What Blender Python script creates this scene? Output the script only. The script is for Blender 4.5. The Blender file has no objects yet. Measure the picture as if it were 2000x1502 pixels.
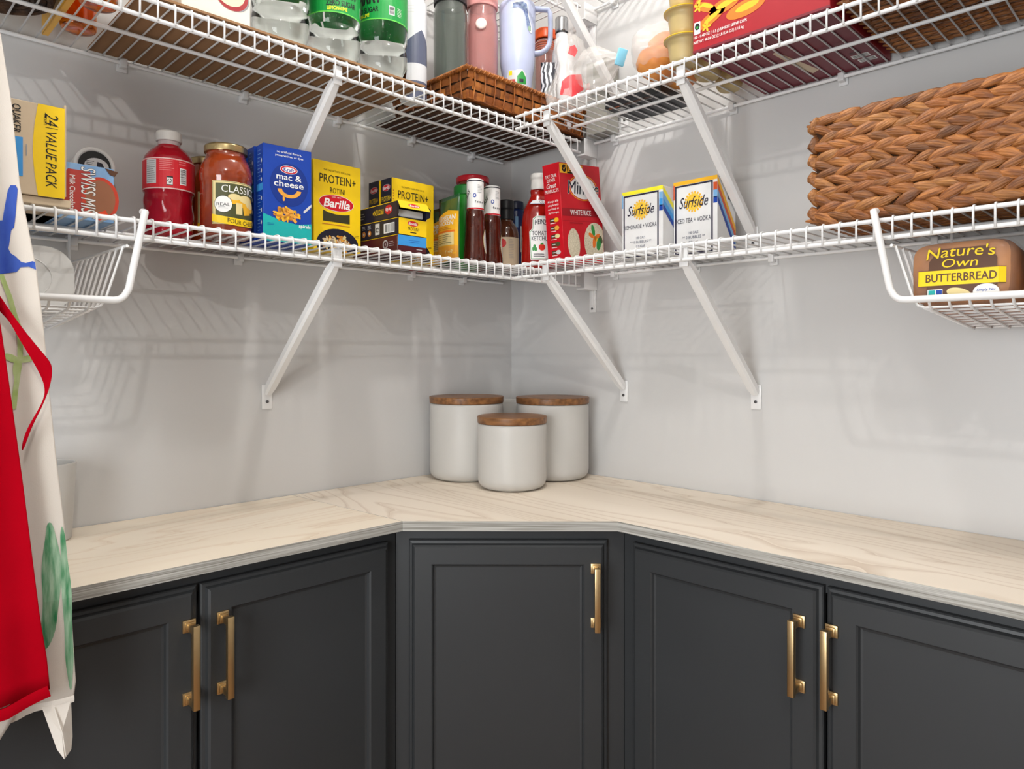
import bpy, bmesh, math, random
from mathutils import Vector, Matrix
random.seed(7)
PI = math.pi
S = bpy.context.scene
COL = S.collection

# ------------------------------------------------------------------ camera, world, lights
cam_d = bpy.data.cameras.new('camera'); cam = bpy.data.objects.new('camera', cam_d); COL.objects.link(cam)
cam.location = (-1.4289, -1.4419, 1.2039)
cam.rotation_euler = (PI/2, 0, math.radians(45.26-90))
cam_d.sensor_fit = 'HORIZONTAL'; cam_d.sensor_width = 36; cam_d.lens = 36*1380/2000
cam_d.shift_x = 0.0005; cam_d.shift_y = -0.0295; cam_d.clip_start = 0.02
S.camera = cam
W = bpy.data.worlds.new('world'); S.world = W; W.use_nodes = True
W.node_tree.nodes['Background'].inputs[0].default_value = (0.93, 0.96, 1.0, 1)
W.node_tree.nodes['Background'].inputs[1].default_value = 0.6
def light(name, kind, loc, energy, color, size=0.1, size_y=None, rot=(0, 0, 0)):
    l = bpy.data.lights.new(name, kind); l.energy = energy; l.color = color
    if kind == 'AREA':
        l.shape = 'RECTANGLE' if size_y else 'SQUARE'; l.size = size
        if size_y: l.size_y = size_y
    else: l.shadow_soft_size = size
    o = bpy.data.objects.new(name, l); COL.objects.link(o); o.location = loc; o.rotation_euler = rot
    return o
WARM = (1.0, 0.97, 0.93)
light('ceiling_bulb_near', 'POINT', (-0.62, -0.70, 2.30), 15.5, WARM, 0.03)
light('ceiling_bulb_far', 'POINT', (-1.60, -1.82, 2.30), 19.0, (1.0, 0.96, 0.91), 0.015)
light('doorway_daylight', 'AREA', (-2.30, -1.25, 1.15), 55.0, (0.95, 0.98, 1.0), 0.9, 1.9, (0, -PI/2, 0))
S.view_settings.view_transform = 'Standard'; S.view_settings.look = 'None'
S.view_settings.exposure = 0.0; S.view_settings.gamma = 1.0; S.view_settings.use_curve_mapping = False

# ------------------------------------------------------------------ materials
def lin(c):
    r = []
    for v in c[:3]:
        v = v/255.0
        r.append(v/12.92 if v <= 0.04045 else ((v+0.055)/1.055)**2.4)
    return (r[0], r[1], r[2], 1.0)
MATS = {}
def mat(name, rgb=(200, 200, 200), rough=0.5, metal=0.0, trans=0.0, alpha=1.0, coat=0.0, var=0.0, scale=60.0, bump=0.0, ior=1.45, stretch=None, rgb2=None, emit=0, sheen=0.0, bscale=None, rnd=None, spec=0.5):
    if name in MATS: return MATS[name]
    m = bpy.data.materials.new(name); m.use_nodes = True; MATS[name] = m
    nt = m.node_tree; b = nt.nodes['Principled BSDF']
    b.inputs['Base Color'].default_value = lin(rgb); b.inputs['Roughness'].default_value = rough
    b.inputs['Metallic'].default_value = metal; b.inputs['Transmission Weight'].default_value = trans
    b.inputs['Alpha'].default_value = alpha; b.inputs['Coat Weight'].default_value = coat; b.inputs['IOR'].default_value = ior
    b.inputs['Coat Roughness'].default_value = 0.08
    b.inputs['Specular IOR Level'].default_value = spec
    if sheen: b.inputs['Sheen Weight'].default_value = sheen
    if emit:
        b.inputs['Emission Color'].default_value = lin(rgb); b.inputs['Emission Strength'].default_value = emit
    N = nt.nodes; L = nt.links
    if var or rgb2 or bump or rnd:
        tc = N.new('ShaderNodeTexCoord'); mp = N.new('ShaderNodeMapping'); L.new(tc.outputs['Object'], mp.inputs[0])
        if stretch: mp.inputs['Scale'].default_value = stretch
        nz = N.new('ShaderNodeTexNoise'); nz.inputs['Scale'].default_value = scale; nz.inputs['Detail'].default_value = 5
        L.new(mp.outputs[0], nz.inputs['Vector'])
        if rnd:
            oi = N.new('ShaderNodeObjectInfo'); ad = N.new('ShaderNodeVectorMath'); cb = N.new('ShaderNodeCombineXYZ')
            mu = N.new('ShaderNodeMath'); mu.operation = 'MULTIPLY'; mu.inputs[1].default_value = 31.0
            L.new(oi.outputs['Random'], mu.inputs[0]); L.new(mu.outputs[0], cb.inputs[0]); L.new(mu.outputs[0], cb.inputs[1])
            L.new(mp.outputs[0], ad.inputs[0]); L.new(cb.outputs[0], ad.inputs[1]); L.new(ad.outputs[0], nz.inputs['Vector'])
        if var or rgb2:
            r = N.new('ShaderNodeValToRGB'); e = r.color_ramp.elements
            c1 = lin(rgb)
            c2 = lin(rgb2) if rgb2 else tuple(max(0, x*(1-var)) for x in c1[:3])+(1,)
            e[0].position = 0.32; e[1].position = 0.68; e[0].color = c2; e[1].color = c1
            L.new(nz.outputs['Fac'], r.inputs[0]); out = r.outputs[0]
            if rnd:
                r2 = N.new('ShaderNodeValToRGB'); L.new(oi.outputs['Random'], r2.inputs[0])
                el = r2.color_ramp.elements; el[0].color = lin(rnd[0]); el[1].color = lin(rnd[-1]); el[1].position = 1
                for i, c in enumerate(rnd[1:-1]):
                    q = el.new((i+1)/(len(rnd)-1)); q.color = lin(c)
                mx = N.new('ShaderNodeMix'); mx.data_type = 'RGBA'; mx.blend_type = 'MULTIPLY'; mx.inputs[0].default_value = 1
                L.new(out, mx.inputs[6]); L.new(r2.outputs[0], mx.inputs[7]); out = mx.outputs[2]
            L.new(out, b.inputs['Base Color'])
        if bump:
            bp = N.new('ShaderNodeBump'); bp.inputs['Strength'].default_value = bump; bp.inputs['Distance'].default_value = 0.002
            src = nz
            if bscale:
                src = N.new('ShaderNodeTexNoise'); src.inputs['Scale'].default_value = bscale; L.new(mp.outputs[0], src.inputs['Vector'])
            L.new(src.outputs['Fac'], bp.inputs['Height']); L.new(bp.outputs[0], b.inputs['Normal'])
    return m

def wood_mat(name, axis, light_c, dark_c, grey_c):
    m = bpy.data.materials.new(name); m.use_nodes = True; MATS[name] = m
    nt = m.node_tree; N = nt.nodes; L = nt.links; b = N['Principled BSDF']
    tc = N.new('ShaderNodeTexCoord'); mp = N.new('ShaderNodeMapping'); L.new(tc.outputs['Object'], mp.inputs[0])
    sc = [1, 1, 1]; sc[axis] = 0.16; mp.inputs['Scale'].default_value = sc
    nz = N.new('ShaderNodeTexNoise'); nz.inputs['Scale'].default_value = 5.5; nz.inputs['Detail'].default_value = 2.5; nz.inputs['Distortion'].default_value = 0.5
    L.new(mp.outputs[0], nz.inputs['Vector'])
    mu = N.new('ShaderNodeMath'); mu.operation = 'MULTIPLY'; mu.inputs[1].default_value = 15; L.new(nz.outputs['Fac'], mu.inputs[0])
    fr = N.new('ShaderNodeMath'); fr.operation = 'FRACT'; L.new(mu.outputs[0], fr.inputs[0])
    r = N.new('ShaderNodeValToRGB'); e = r.color_ramp.elements
    e[0].position = 0.0; e[0].color = lin(dark_c); e[1].position = 1.0; e[1].color = lin(light_c)
    q = e.new(0.14); q.color = lin(light_c); q = e.new(0.8); q.color = lin(light_c); q = e.new(0.97); q.color = lin([(p+o)/2 for p, o in zip(light_c, dark_c)])
    L.new(fr.outputs[0], r.inputs[0])
    n2 = N.new('ShaderNodeTexNoise'); n2.inputs['Scale'].default_value = 3.0; n2.inputs['Detail'].default_value = 2; L.new(mp.outputs[0], n2.inputs['Vector'])
    r2 = N.new('ShaderNodeValToRGB'); e = r2.color_ramp.elements
    e[0].position = 0.40; e[0].color = lin(grey_c); e[1].position = 0.66; e[1].color = (1, 1, 1, 1); L.new(n2.outputs['Fac'], r2.inputs[0])
    mx = N.new('ShaderNodeMix'); mx.data_type = 'RGBA'; mx.blend_type = 'MULTIPLY'; mx.inputs[0].default_value = 0.85
    L.new(r.outputs[0], mx.inputs[6]); L.new(r2.outputs[0], mx.inputs[7]); L.new(mx.outputs[2], b.inputs['Base Color'])
    b.inputs['Roughness'].default_value = 0.5
    return m

WALL = mat('wall_paint', (205, 204, 203), 0.36, var=0.02, scale=3, bump=0.02, bscale=240)
CEIL = mat('ceiling_paint', (235, 234, 230), 0.8, var=0.02, scale=4)
FLOOR = mat('floor_wood', (150, 120, 92), 0.5, rgb2=(120, 92, 68), scale=8, stretch=(1, 8, 1))
TRIM = mat('trim_paint', (238, 237, 233), 0.4, var=0.02, scale=9)
WIRE = mat('white_vinyl_wire', (236, 236, 236), 0.38, coat=0.25, var=0.02, scale=30)
CLIPM = mat('clear_white_plastic', (222, 222, 222), 0.35, var=0.03, scale=90)
SCREW = mat('screw_steel', (110, 110, 112), 0.35, metal=0.9, var=0.05)
CAB = mat('charcoal_cabinet_paint', (56, 58, 60), 0.42, var=0.05, scale=7, bump=0.03, bscale=300)
BRASS = mat('brushed_brass', (226, 196, 146), 0.34, metal=1.0, var=0.08, scale=40, stretch=(1, 1, 0.05))
WOODX = wood_mat('plywood_along_x', 0, (250, 239, 222), (236, 218, 196), (246, 243, 238))
WOODY = wood_mat('plywood_along_y', 1, (248, 236, 220), (222, 204, 184), (232, 229, 225))
PLY = mat('plywood_edge', (196, 194, 188), 0.7, rgb2=(128, 124, 116), scale=14, stretch=(0.5, 0.5, 36))
CERAM = mat('matte_white_ceramic', (195, 193, 189), 0.42, var=0.04, scale=5)
ACACIA = mat('acacia_wood', (148, 102, 60), 0.4, rgb2=(98, 62, 34), scale=14, stretch=(1, 7, 7))
CARD = mat('brown_cardboard', (150, 112, 76), 0.8, var=0.10, scale=20)
def pc(name, rgb, rough=0.4, **k): return mat(name, rgb, rough, var=k.pop('var', 0.03), **k)
WHITE = pc('print_white', (238, 238, 236)); BLACK = pc('print_black', (22, 22, 24)); YEL = pc('print_yellow', (246, 206, 20))
NAVY = pc('print_navy', (26, 26, 44)); RED = pc('print_red', (200, 16, 34)); BLUE = pc('print_blue', (14, 62, 160))
TEAL = pc('print_teal', (22, 170, 168)); CREAM = pc('print_cream', (226, 208, 150)); GOLD = pc('print_gold', (236, 178, 40))
PASTA = pc('print_pasta', (226, 160, 62)); PASTA2 = pc('print_pasta_dark', (196, 124, 44)); GREY = pc('print_grey', (150, 150, 152))
GREEN = pc('print_green', (40, 140, 60)); OLIVE = pc('print_olive', (76, 78, 44)); ORANGE = pc('print_orange', (232, 116, 34))
MAROON = pc('print_maroon', (78, 22, 30)); SKY = pc('print_sky_blue', (60, 150, 220)); RICE = pc('print_rice', (228, 220, 198), rgb2=(190, 178, 150), scale=300)
BEIGE = pc('print_beige', (206, 186, 158)); DKRED = pc('print_dark_red', (150, 12, 26)); LBLUE = pc('print_light_blue', (120, 172, 218))
BROWN = pc('print_brown', (88, 56, 36)); LGREY = pc('print_light_grey', (205, 205, 205)); PURPLE = pc('print_slate', (84, 90, 112))

# ------------------------------------------------------------------ geometry helpers
def bm_obj(name, bm, mats, parent=None, smooth=False, kind=None, auto=None):
    me = bpy.data.meshes.new(name); bmesh.ops.recalc_face_normals(bm, faces=bm.faces[:]) if bm.faces and auto is None else None
    bm.to_mesh(me); bm.free()
    for m in (mats if isinstance(mats, (list, tuple)) else [mats]): me.materials.append(m)
    if smooth:
        me.polygons.foreach_set('use_smooth', [True]*len(me.polygons))
        if smooth != 'all':
            try: me.set_sharp_from_angle(angle=math.radians(38))
            except Exception: pass
    o = bpy.data.objects.new(name, me); COL.objects.link(o)
    if parent: o.parent = parent
    if kind: o['kind'] = kind
    return o
def copy_obj(src, parent, loc=None, rot=None, scale=None):
    o = src.copy(); COL.objects.link(o); o.parent = parent
    if loc: o.location = loc
    if rot: o.rotation_euler = rot
    if scale: o.scale = scale
    return o
def thing(name, label, cat, loc=(0, 0, 0), rotz=0.0, group=None, rot=None):
    o = bpy.data.objects.new(name, None); COL.objects.link(o); o.empty_display_size = 0.02
    o.location = loc; o.rotation_euler = rot if rot else (0, 0, rotz)
    o['label'] = label; o['category'] = cat
    if group: o['group'] = group
    return o
def tag(o, label, cat, group=None):
    o['label'] = label; o['category'] = cat
    if group: o['group'] = group
    return o
def struct(o): o['kind'] = 'structure'; return o
def add_box(bm, x0, x1, y0, y1, z0, z1, bev=0.0, mi=0, seg=2):
    r = bmesh.ops.create_cube(bm, size=1.0)
    vs = r['verts']
    for v in vs:
        v.co = Vector(((x0+x1)/2+v.co.x*(x1-x0), (y0+y1)/2+v.co.y*(y1-y0), (z0+z1)/2+v.co.z*(z1-z0)))
    fs = {f for v in vs for f in v.link_faces}
    for f in fs: f.material_index = mi
    if bev:
        es = list({e for v in vs for e in v.link_edges})
        bmesh.ops.bevel(bm, geom=es, offset=bev, segments=seg, affect='EDGES', profile=0.5)
    return vs
def box(name, x0, x1, y0, y1, z0, z1, m, parent=None, bev=0.0, seg=2):
    bm = bmesh.new(); add_box(bm, x0, x1, y0, y1, z0, z1, bev, 0, seg)
    return bm_obj(name, bm, m, parent, smooth=bool(bev))
def add_tube(bm, pts, r, n=8, closed=False, mi=0, flat=None, cap=True):
    pts = [Vector(p) for p in pts]; k = len(pts); rings = []
    prev = None
    for i, p in enumerate(pts):
        a = pts[i-1] if (i or closed) else p; c = pts[(i+1) % k] if (i < k-1 or closed) else p
        t = (c-a).normalized() if (c-a).length else Vector((0, 0, 1))
        if prev is None:
            up = Vector((0, 0, 1)) if abs(t.z) < 0.9 else Vector((1, 0, 0))
            u = t.cross(up).normalized()
        else:
            u = (prev-t*prev.dot(t)).normalized()
        prev = u; w = t.cross(u).normalized()
        rr = r[i] if isinstance(r, (list, tuple)) else r
        fu, fw = flat if flat else (1, 1)
        rings.append([bm.verts.new(p+u*rr*fu*math.cos(2*PI*j/n)+w*rr*fw*math.sin(2*PI*j/n)) for j in range(n)])
    rng = range(k) if closed else range(k-1)
    for i in rng:
        A, B = rings[i], rings[(i+1) % k]
        for j in range(n):
            f = bm.faces.new((A[j], A[(j+1) % n], B[(j+1) % n], B[j])); f.material_index = mi
    if not closed and cap:
        bm.faces.new(rings[0][::-1]).material_index = mi; bm.faces.new(rings[-1]).material_index = mi
def tube(name, pts, r, m, parent=None, n=8, closed=False, flat=None):
    bm = bmesh.new(); add_tube(bm, pts, r, n, closed, 0, flat)
    return bm_obj(name, bm, m, parent, smooth=True)
def add_lathe(bm, prof, n=40, mi=0, mod=None, sx=1.0, sy=1.0):
    rings = []
    for (r, z) in prof:
        if r < 1e-6: rings.append([bm.verts.new((0, 0, z))])
        else:
            ring = []
            for j in range(n):
                a = 2*PI*j/n; rr = r*(mod(a, z) if mod else 1.0)
                ring.append(bm.verts.new((rr*sx*math.sin(a), -rr*sy*math.cos(a), z)))
            rings.append(ring)
    for A, B in zip(rings[:-1], rings[1:]):
        for j in range(n):
            a, b2 = A[j % len(A)], A[(j+1) % len(A)]; c, d = B[(j+1) % len(B)], B[j % len(B)]
            vs = []
            for v in (a, b2, c, d):
                if v not in vs: vs.append(v)
            if len(vs) > 2: bm.faces.new(vs).material_index = mi
def lathe(name, prof, m, parent=None, n=40, mod=None, sx=1.0, sy=1.0):
    bm = bmesh.new(); add_lathe(bm, prof, n, 0, mod, sx, sy)
    return bm_obj(name, bm, m, parent, smooth=True)
def rprof(pts, r=0.004, k=4):
    """round the corners of a lathe profile"""
    out = [pts[0]]
    for a, b, c in zip(pts[:-2], pts[1:-1], pts[2:]):
        A, B, C = Vector(a), Vector(b), Vector(c)
        d1 = min(r, (A-B).length*0.45); d2 = min(r, (C-B).length*0.45)
        p = B+(A-B).normalized()*d1; q = B+(C-B).normalized()*d2
        for i in range(k+1):
            t = i/k; out.append(tuple((1-t)**2*p+2*t*(1-t)*B+t*t*q))
    out.append(pts[-1]); return out
def arcpts(cx, cy, rx, ry, a0, a1, n=24):
    return [(cx+rx*math.cos(a0+(a1-a0)*i/n), cy+ry*math.sin(a0+(a1-a0)*i/n)) for i in range(n+1)]

# ------------------------------------------------------------------ flat print on packaging
_TX = {}
def text_geo(s, bold=0.0, shear=0.0):
    key = (s, bold, shear)
    if key not in _TX:
        cu = bpy.data.curves.new('t', 'FONT'); cu.body = s; cu.size = 1.0; cu.offset = bold; cu.shear = shear
        cu.align_x = 'LEFT'; cu.resolution_u = 3; cu.fill_mode = 'FRONT'
        ob = bpy.data.objects.new('t', cu); me = ob.to_mesh()
        vs = [(v.co.x, v.co.y) for v in me.vertices]; fs = [tuple(p.vertices) for p in me.polygons]
        ob.to_mesh_clear(); bpy.data.objects.remove(ob); bpy.data.curves.remove(cu)
        _TX[key] = (vs, fs)
    return _TX[key]
class Print:
    def __init__(s): s.it = []; s.mats = []
    def _m(s, m):
        if m not in s.mats: s.mats.append(m)
        return s.mats.index(m)
    def add(s, vs, fs, m, L): s.it.append((vs, fs, s._m(m), L))
    def poly(s, pts, m, L=1): s.add(list(pts), [tuple(range(len(pts)))], m, L)
    def rect(s, cx, cy, w, h, m, L=1, rot=0):
        p = [(-w/2, -h/2), (w/2, -h/2), (w/2, h/2), (-w/2, h/2)]; c, n = math.cos(rot), math.sin(rot)
        s.poly([(cx+x*c-y*n, cy+x*n+y*c) for x, y in p], m, L)
    def ell(s, cx, cy, rx, ry, m, L=1, n=28, rot=0):
        c, q = math.cos(rot), math.sin(rot)
        s.poly([(cx+rx*math.cos(a)*c-ry*math.sin(a)*q, cy+rx*math.cos(a)*q+ry*math.sin(a)*c) for a in [2*PI*i/n for i in range(n)]], m, L)
    def band(s, outer, inner, m, L=1):
        n = len(outer); vs = list(outer)+list(inner)
        s.add(vs, [(i, i+1, n+i+1, n+i) for i in range(n-1)], m, L)
    def arc(s, cx, cy, r0, r1, a0, a1, m, L=2, n=24, sy=1.0):
        s.band(arcpts(cx, cy, r1, r1*sy, a0, a1, n), arcpts(cx, cy, r0, r0*sy, a0, a1, n), m, L)
    def frame(s, cx, cy, w, h, t, m, L=1):
        s.rect(cx, cy+h/2-t/2, w, t, m, L); s.rect(cx, cy-h/2+t/2, w, t, m, L)
        s.rect(cx-w/2+t/2, cy, t, h-2*t, m, L); s.rect(cx+w/2-t/2, cy, t, h-2*t, m, L)
    def text(s, t, cx, cy, h, w, m, L=3, bold=0.0, shear=0.0, rot=0.0, arch=0.0):
        vs, fs = text_geo(t, 0.0, shear)
        if not vs: return
        if bold:
            d = bold*h*0.9
            for k, (dx, dy) in enumerate(((-1, 0), (1, 0), (0, -0.7), (0, 0.7)) if bold < 0.025 else ((-1, 0), (1, 0), (0, 1), (0, -1), (0.7, 0.7), (-0.7, 0.7), (0.7, -0.7), (-0.7, -0.7))):
                s.text(t, cx+dx*d, cy+dy*d, h, w, m, L-0.1-0.06*k, 0.0, shear, rot, arch)
        x0 = min(v[0] for v in vs); x1 = max(v[0] for v in vs); y0 = min(v[1] for v in vs); y1 = max(v[1] for v in vs)
        c, n = math.cos(rot), math.sin(rot); out = []
        for x, y in vs:
            a = ((x-x0)/(x1-x0)-0.5)*w; b2 = ((y-y0)/(y1-y0)-0.5)*h
            if arch: b2 += arch*(1-(2*a/w)**2)
            out.append((cx+a*c-b2*n, cy+a*n+b2*c))
        s.add(out, fs, m, L)
    def barcode(s, cx, cy, w, h, L=2, vert=False):
        s.rect(cx, cy, w, h, WHITE, L)
        n = 14; R = random.Random(int(abs(cx*1e5)+abs(cy*1e5)))
        for i in range(n):
            t = (i+0.5)/n-0.5; k = R.choice((0.25, 0.4, 0.6))
            if vert: s.rect(cx, cy+t*h*0.86, w*0.82, h/n*k, BLACK, L+1)
            else: s.rect(cx+t*w*0.86, cy, w/n*k, h*0.82, BLACK, L+1)
    def lines(s, cx, cy, w, h, n, m, L=2, fill=0.45):
        R = random.Random(n+int(w*1e4))
        for i in range(n):
            ww = w*R.uniform(0.7, 1.0); s.rect(cx-(w-ww)/2, cy+h*(0.5-(i+0.5)/n), ww, h/n*fill, m, L)
    def pile(s, cx, cy, rx, ry, n, ms, L=2, size=0.008):
        R = random.Random(n+int(rx*1e5))
        for i in range(n):
            a = R.uniform(0, 2*PI); q = math.sqrt(R.random())
            s.ell(cx+rx*q*math.cos(a), cy+ry*q*math.sin(a), size*R.uniform(0.6, 1), size*R.uniform(0.25, 0.45), ms[i % len(ms)], L+(i % 4)*0.5, 10, R.uniform(0, PI))
    def build(s, parent, mapf, name='printed_artwork', du=None, dv=None, base=0.0002, step=0.00016):
        bm = bmesh.new()
        for vs, fs, mi, L in s.it:
            q = [bm.verts.new((x, y, L)) for x, y in vs]
            for f in fs:
                try: bm.faces.new([q[i] for i in f]).material_index = mi
                except ValueError: pass
        for ax, d in ((0, du), (1, dv)):
            if not d or not bm.verts: continue
            lo = min(v.co[ax] for v in bm.verts); hi = max(v.co[ax] for v in bm.verts); k = math.ceil(lo/d)*d+1e-6
            no = Vector((1, 0, 0)) if ax == 0 else Vector((0, 1, 0))
            while k < hi:
                bmesh.ops.bisect_plane(bm, geom=bm.verts[:]+bm.edges[:]+bm.faces[:], plane_co=no*k, plane_no=no, dist=1e-7)
                k += d
        for v in bm.verts: v.co = Vector(mapf(v.co.x, v.co.y, base+v.co.z*step))
        return bm_obj(name, bm, s.mats, parent, auto=False)
def F_front(t): return lambda u, v, h: (u, -t/2-h, v)
def F_left(w): return lambda u, v, h: (-w/2-h, -u, v)
def F_right(w): return lambda u, v, h: (w/2+h, u, v)
def F_under(z=0.0): return lambda u, v, h: (u, v, z-h)
def F_top(z): return lambda u, v, h: (u, v, z+h)
def F_cyl(R, off=0.0): return lambda u, v, h: ((R+h)*math.sin(u/R+off), -(R+h)*math.cos(u/R+off), v)

# ------------------------------------------------------------------ room shell
X1, Y1, ZC = -2.2, -3.4, 2.44
struct(box('floor', X1-0.1, 0.1, Y1-0.1, 0.1, -0.06, 0, FLOOR))
struct(box('ceiling', X1-0.1, 0.1, Y1-0.1, 0.1, ZC, ZC+0.06, CEIL))
struct(box('wall_left', X1-0.1, 0.1, 0, 0.1, 0, ZC, WALL))
struct(box('wall_right', 0, 0.1, Y1-0.1, 0, 0, ZC, WALL))
struct(box('wall_rear', X1-0.1, 0, Y1-0.1, Y1, 0, ZC, WALL))
bm = bmesh.new()
add_box(bm, X1-0.1, X1, -0.82, 0, 0, ZC); add_box(bm, X1-0.1, X1, Y1, -1.68, 0, ZC); add_box(bm, X1-0.1, X1, -1.68, -0.82, 2.06, ZC)
struct(bm_obj('wall_doorway', bm, WALL))
bm = bmesh.new()
add_box(bm, X1-0.11, X1+0.015, -0.82, -0.75, 0, 2.13, 0.003); add_box(bm, X1-0.11, X1+0.015, -1.75, -1.68, 0, 2.13, 0.003); add_box(bm, X1-0.11, X1+0.015, -1.68, -0.82, 2.06, 2.13, 0.003)
struct(bm_obj('trim_1', bm, TRIM))
# little screw holes and dents in the paint
for i, (x, z) in enumerate(((-0.80, 0.915), (-0.765, 0.918), (-0.555, 0.925), (-0.50, 0.936))):
    bm = bmesh.new(); bmesh.ops.create_icosphere(bm, subdivisions=1, radius=0.0022)
    o = bm_obj('paint_chip', bm, SCREW, bpy.data.objects['wall_left']); o.location = (x, 0.0012, z); o.scale = (0.8, 0.6, 1.4)
for i, (y, z) in enumerate(((-0.79, 0.905), (-0.86, 0.912), (-1.10, 0.93))):
    bm = bmesh.new(); bmesh.ops.create_icosphere(bm, subdivisions=1, radius=0.0018)
    o = bm_obj('paint_chip', bm, SCREW, bpy.data.objects['wall_right']); o.location = (0.0010, y, z); o.scale = (0.6, 0.8, 1.4)

# ------------------------------------------------------------------ ceiling lamps (hold the bulbs' light)
for nm, (x, y), lab in (('a', (-0.62, -0.70), 'small white flush ceiling lamp above the corner counter'), ('b', (-1.60, -1.82), 'small white flush ceiling lamp nearer the doorway')):
    t = thing('ceiling_lamp', lab, 'lamp', (x, y, ZC), group='ceiling lamps')
    lathe('canopy', rprof([(0, 0), (0.075, 0), (0.075, -0.018), (0.03, -0.03), (0, -0.03)], 0.004), TRIM, t)
    tube('stem', [(0, 0, -0.03), (0, 0, -0.062)], 0.008, BRASS, t)

# ------------------------------------------------------------------ wire shelves
Z_MID, Z_TOP, Z_3 = 1.409, 1.746, 2.088
def make_shelf(label, wall, a0, a1, z, mid0=None, clips=(), off=0.0127):
    t = thing('wire_shelf', label, 'shelf', (0, 0, z), 0 if wall == 'L' else -PI/2, 'ventilated wire shelves')
    r = 0.0035
    m0 = mid0 if mid0 is not None else (a0, a1)
    for nm, y, zz, (p, q) in (('back_rail', -0.012, -0.0051, (a0, a1)), ('front_rail', -0.2945, -0.0051, (a0, a1)), ('lip_rail', -0.2945, -0.032, (a0, a1)), ('middle_rail', -0.150, -0.0051, m0)):
        tube(nm, [(p, y, zz), (q, y, zz)], r, WIRE, t, 10)
    bm = bmesh.new()
    add_tube(bm, [(0, -0.009, 0), (0, -0.292, 0), (0, -0.2975, -0.0015), (0, -0.2995, -0.0055), (0, -0.2995, -0.034)], 0.00165, 6)
    w0 = None; x = math.ceil((a0+0.004)/0.0254)*0.0254+off
    while x < a1-0.004:
        if w0 is None: w0 = bm_obj('cross_wire', bm, WIRE, t, smooth='all'); w0.location.x = x
        else: copy_obj(w0, t, (x, 0, 0))
        x += 0.0254
    c0 = None
    for x in clips:
        if c0 is None:
            bm = bmesh.new(); add_box(bm, -0.006, 0.006, -0.018, -0.001, -0.014, 0.004, 0.002); add_box(bm, -0.009, 0.009, -0.004, -0.0005, -0.02, 0.0, 0.0015)
            c0 = bm_obj('wall_clip', bm, CLIPM, t, True); c0.location.x = x
        else: copy_obj(c0, t, (x, 0, 0))
    return t
make_shelf('white wire shelf on the left wall holding pasta boxes and sauce bottles', 'L', -1.50, -0.048, Z_MID, (-1.5, -0.10), (-1.10, -0.80, -0.58, -0.36, -0.19), off=0.006)
make_shelf('white wire shelf on the right wall holding the large woven basket', 'R', 0.312, 1.50, Z_MID, (0.36, 1.5), (0.372, 0.60, 0.78, 1.08, 1.35), off=0.006)
make_shelf('upper white wire shelf on the left wall under the soda bottles', 'L', -1.50, -0.048, Z_TOP, (-1.5, -0.10), (-1.02, -0.79, -0.57, -0.36, -0.16))
make_shelf('upper white wire shelf on the right wall under the coffee carton', 'R', 0.312, 1.50, Z_TOP, (0.36, 1.5), (0.372, 0.69, 0.92, 1.25))
make_shelf('highest white wire shelf on the left wall seen above the tumblers', 'L', -1.2, -0.048, Z_3, (-1.2, -0.10), (-0.36, -0.16))
make_shelf('highest white wire shelf on the right wall behind its bracket', 'R', 0.312, 1.2, Z_3, (0.36, 1.2), (0.372, 0.69))

def make_bracket(label, wall, p, z):
    t = thing('shelf_bracket', label, 'bracket', (p, 0, z) if wall == 'L' else (0, -p, z), 0 if wall == 'L' else -PI/2, 'diagonal shelf brackets')
    A, B = Vector((0, -0.283, -0.036)), Vector((0, -0.008, -0.288)); d = (B-A); L = d.length; d.normalize()
    nrm = Vector((1, 0, 0)).cross(d).normalized()
    if nrm.z > 0: nrm = -nrm
    bm = bmesh.new(); rows = []
    hw, hd = 0.0105, 0.0080
    for s in (0, 0.06, 0.94, 1.0):
        c = A+d*L*s; k = 1.0 if 0.01 < s < 0.99 else 0.75
        rows.append([bm.verts.new(c+Vector((x*hw*k, 0, 0))+nrm*(w*hd*k)) for x, w in ((-1, -1), (-1, 0.4), (-0.6, 1), (0.6, 1), (1, 0.4), (1, -1))])
    for a, b2 in zip(rows[:-1], rows[1:]):
        for j in range(6): bm.faces.new((a[j], a[(j+1) % 6], b2[(j+1) % 6], b2[j]))
    bm.faces.new(rows[0]); bm.faces.new(rows[-1][::-1])
    bm_obj('arm', bm, WIRE, t, True)
    bm = bmesh.new(); add_box(bm, -0.009, 0.009, -0.2900, -0.2865, -0.044, -0.0090, 0.0012)
    bm_obj('hook_plate', bm, WIRE, t, True)
    bm = bmesh.new(); add_box(bm, -0.0115, 0.0115, -0.0038, -0.0008, -0.322, -0.270, 0.0014)
    bm_obj('wall_plate', bm, WIRE, t, True)
    sc = lathe('screw', [(0, -0.0015), (0.0030, -0.0015), (0.0034, 0), (0.0034, 0.0015), (0, 0.0022)], SCREW, t, 12)
    sc.location = (0, -0.0040, -0.306); sc.rotation_euler = (PI/2, 0, 0)
    return t
make_bracket('white diagonal bracket under the lower shelf on the left wall', 'L', -0.738, Z_MID)
make_bracket('white diagonal bracket under the upper shelf behind the blue pasta boxes', 'L', -0.738, Z_TOP)
make_bracket('white diagonal bracket under the lower right shelf above the tall canister', 'R', 0.397, Z_MID)
make_bracket('white diagonal bracket under the lower right shelf below the two vodka cartons', 'R', 0.741, Z_MID)
make_bracket('white diagonal bracket crossing in front of the red rice box', 'R', 0.400, Z_TOP)
make_bracket('white diagonal bracket beside the iced tea vodka carton', 'R', 0.735, Z_TOP)
make_bracket('white diagonal bracket of the highest shelf behind the bread bag', 'R', 0.400, Z_3)
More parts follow.
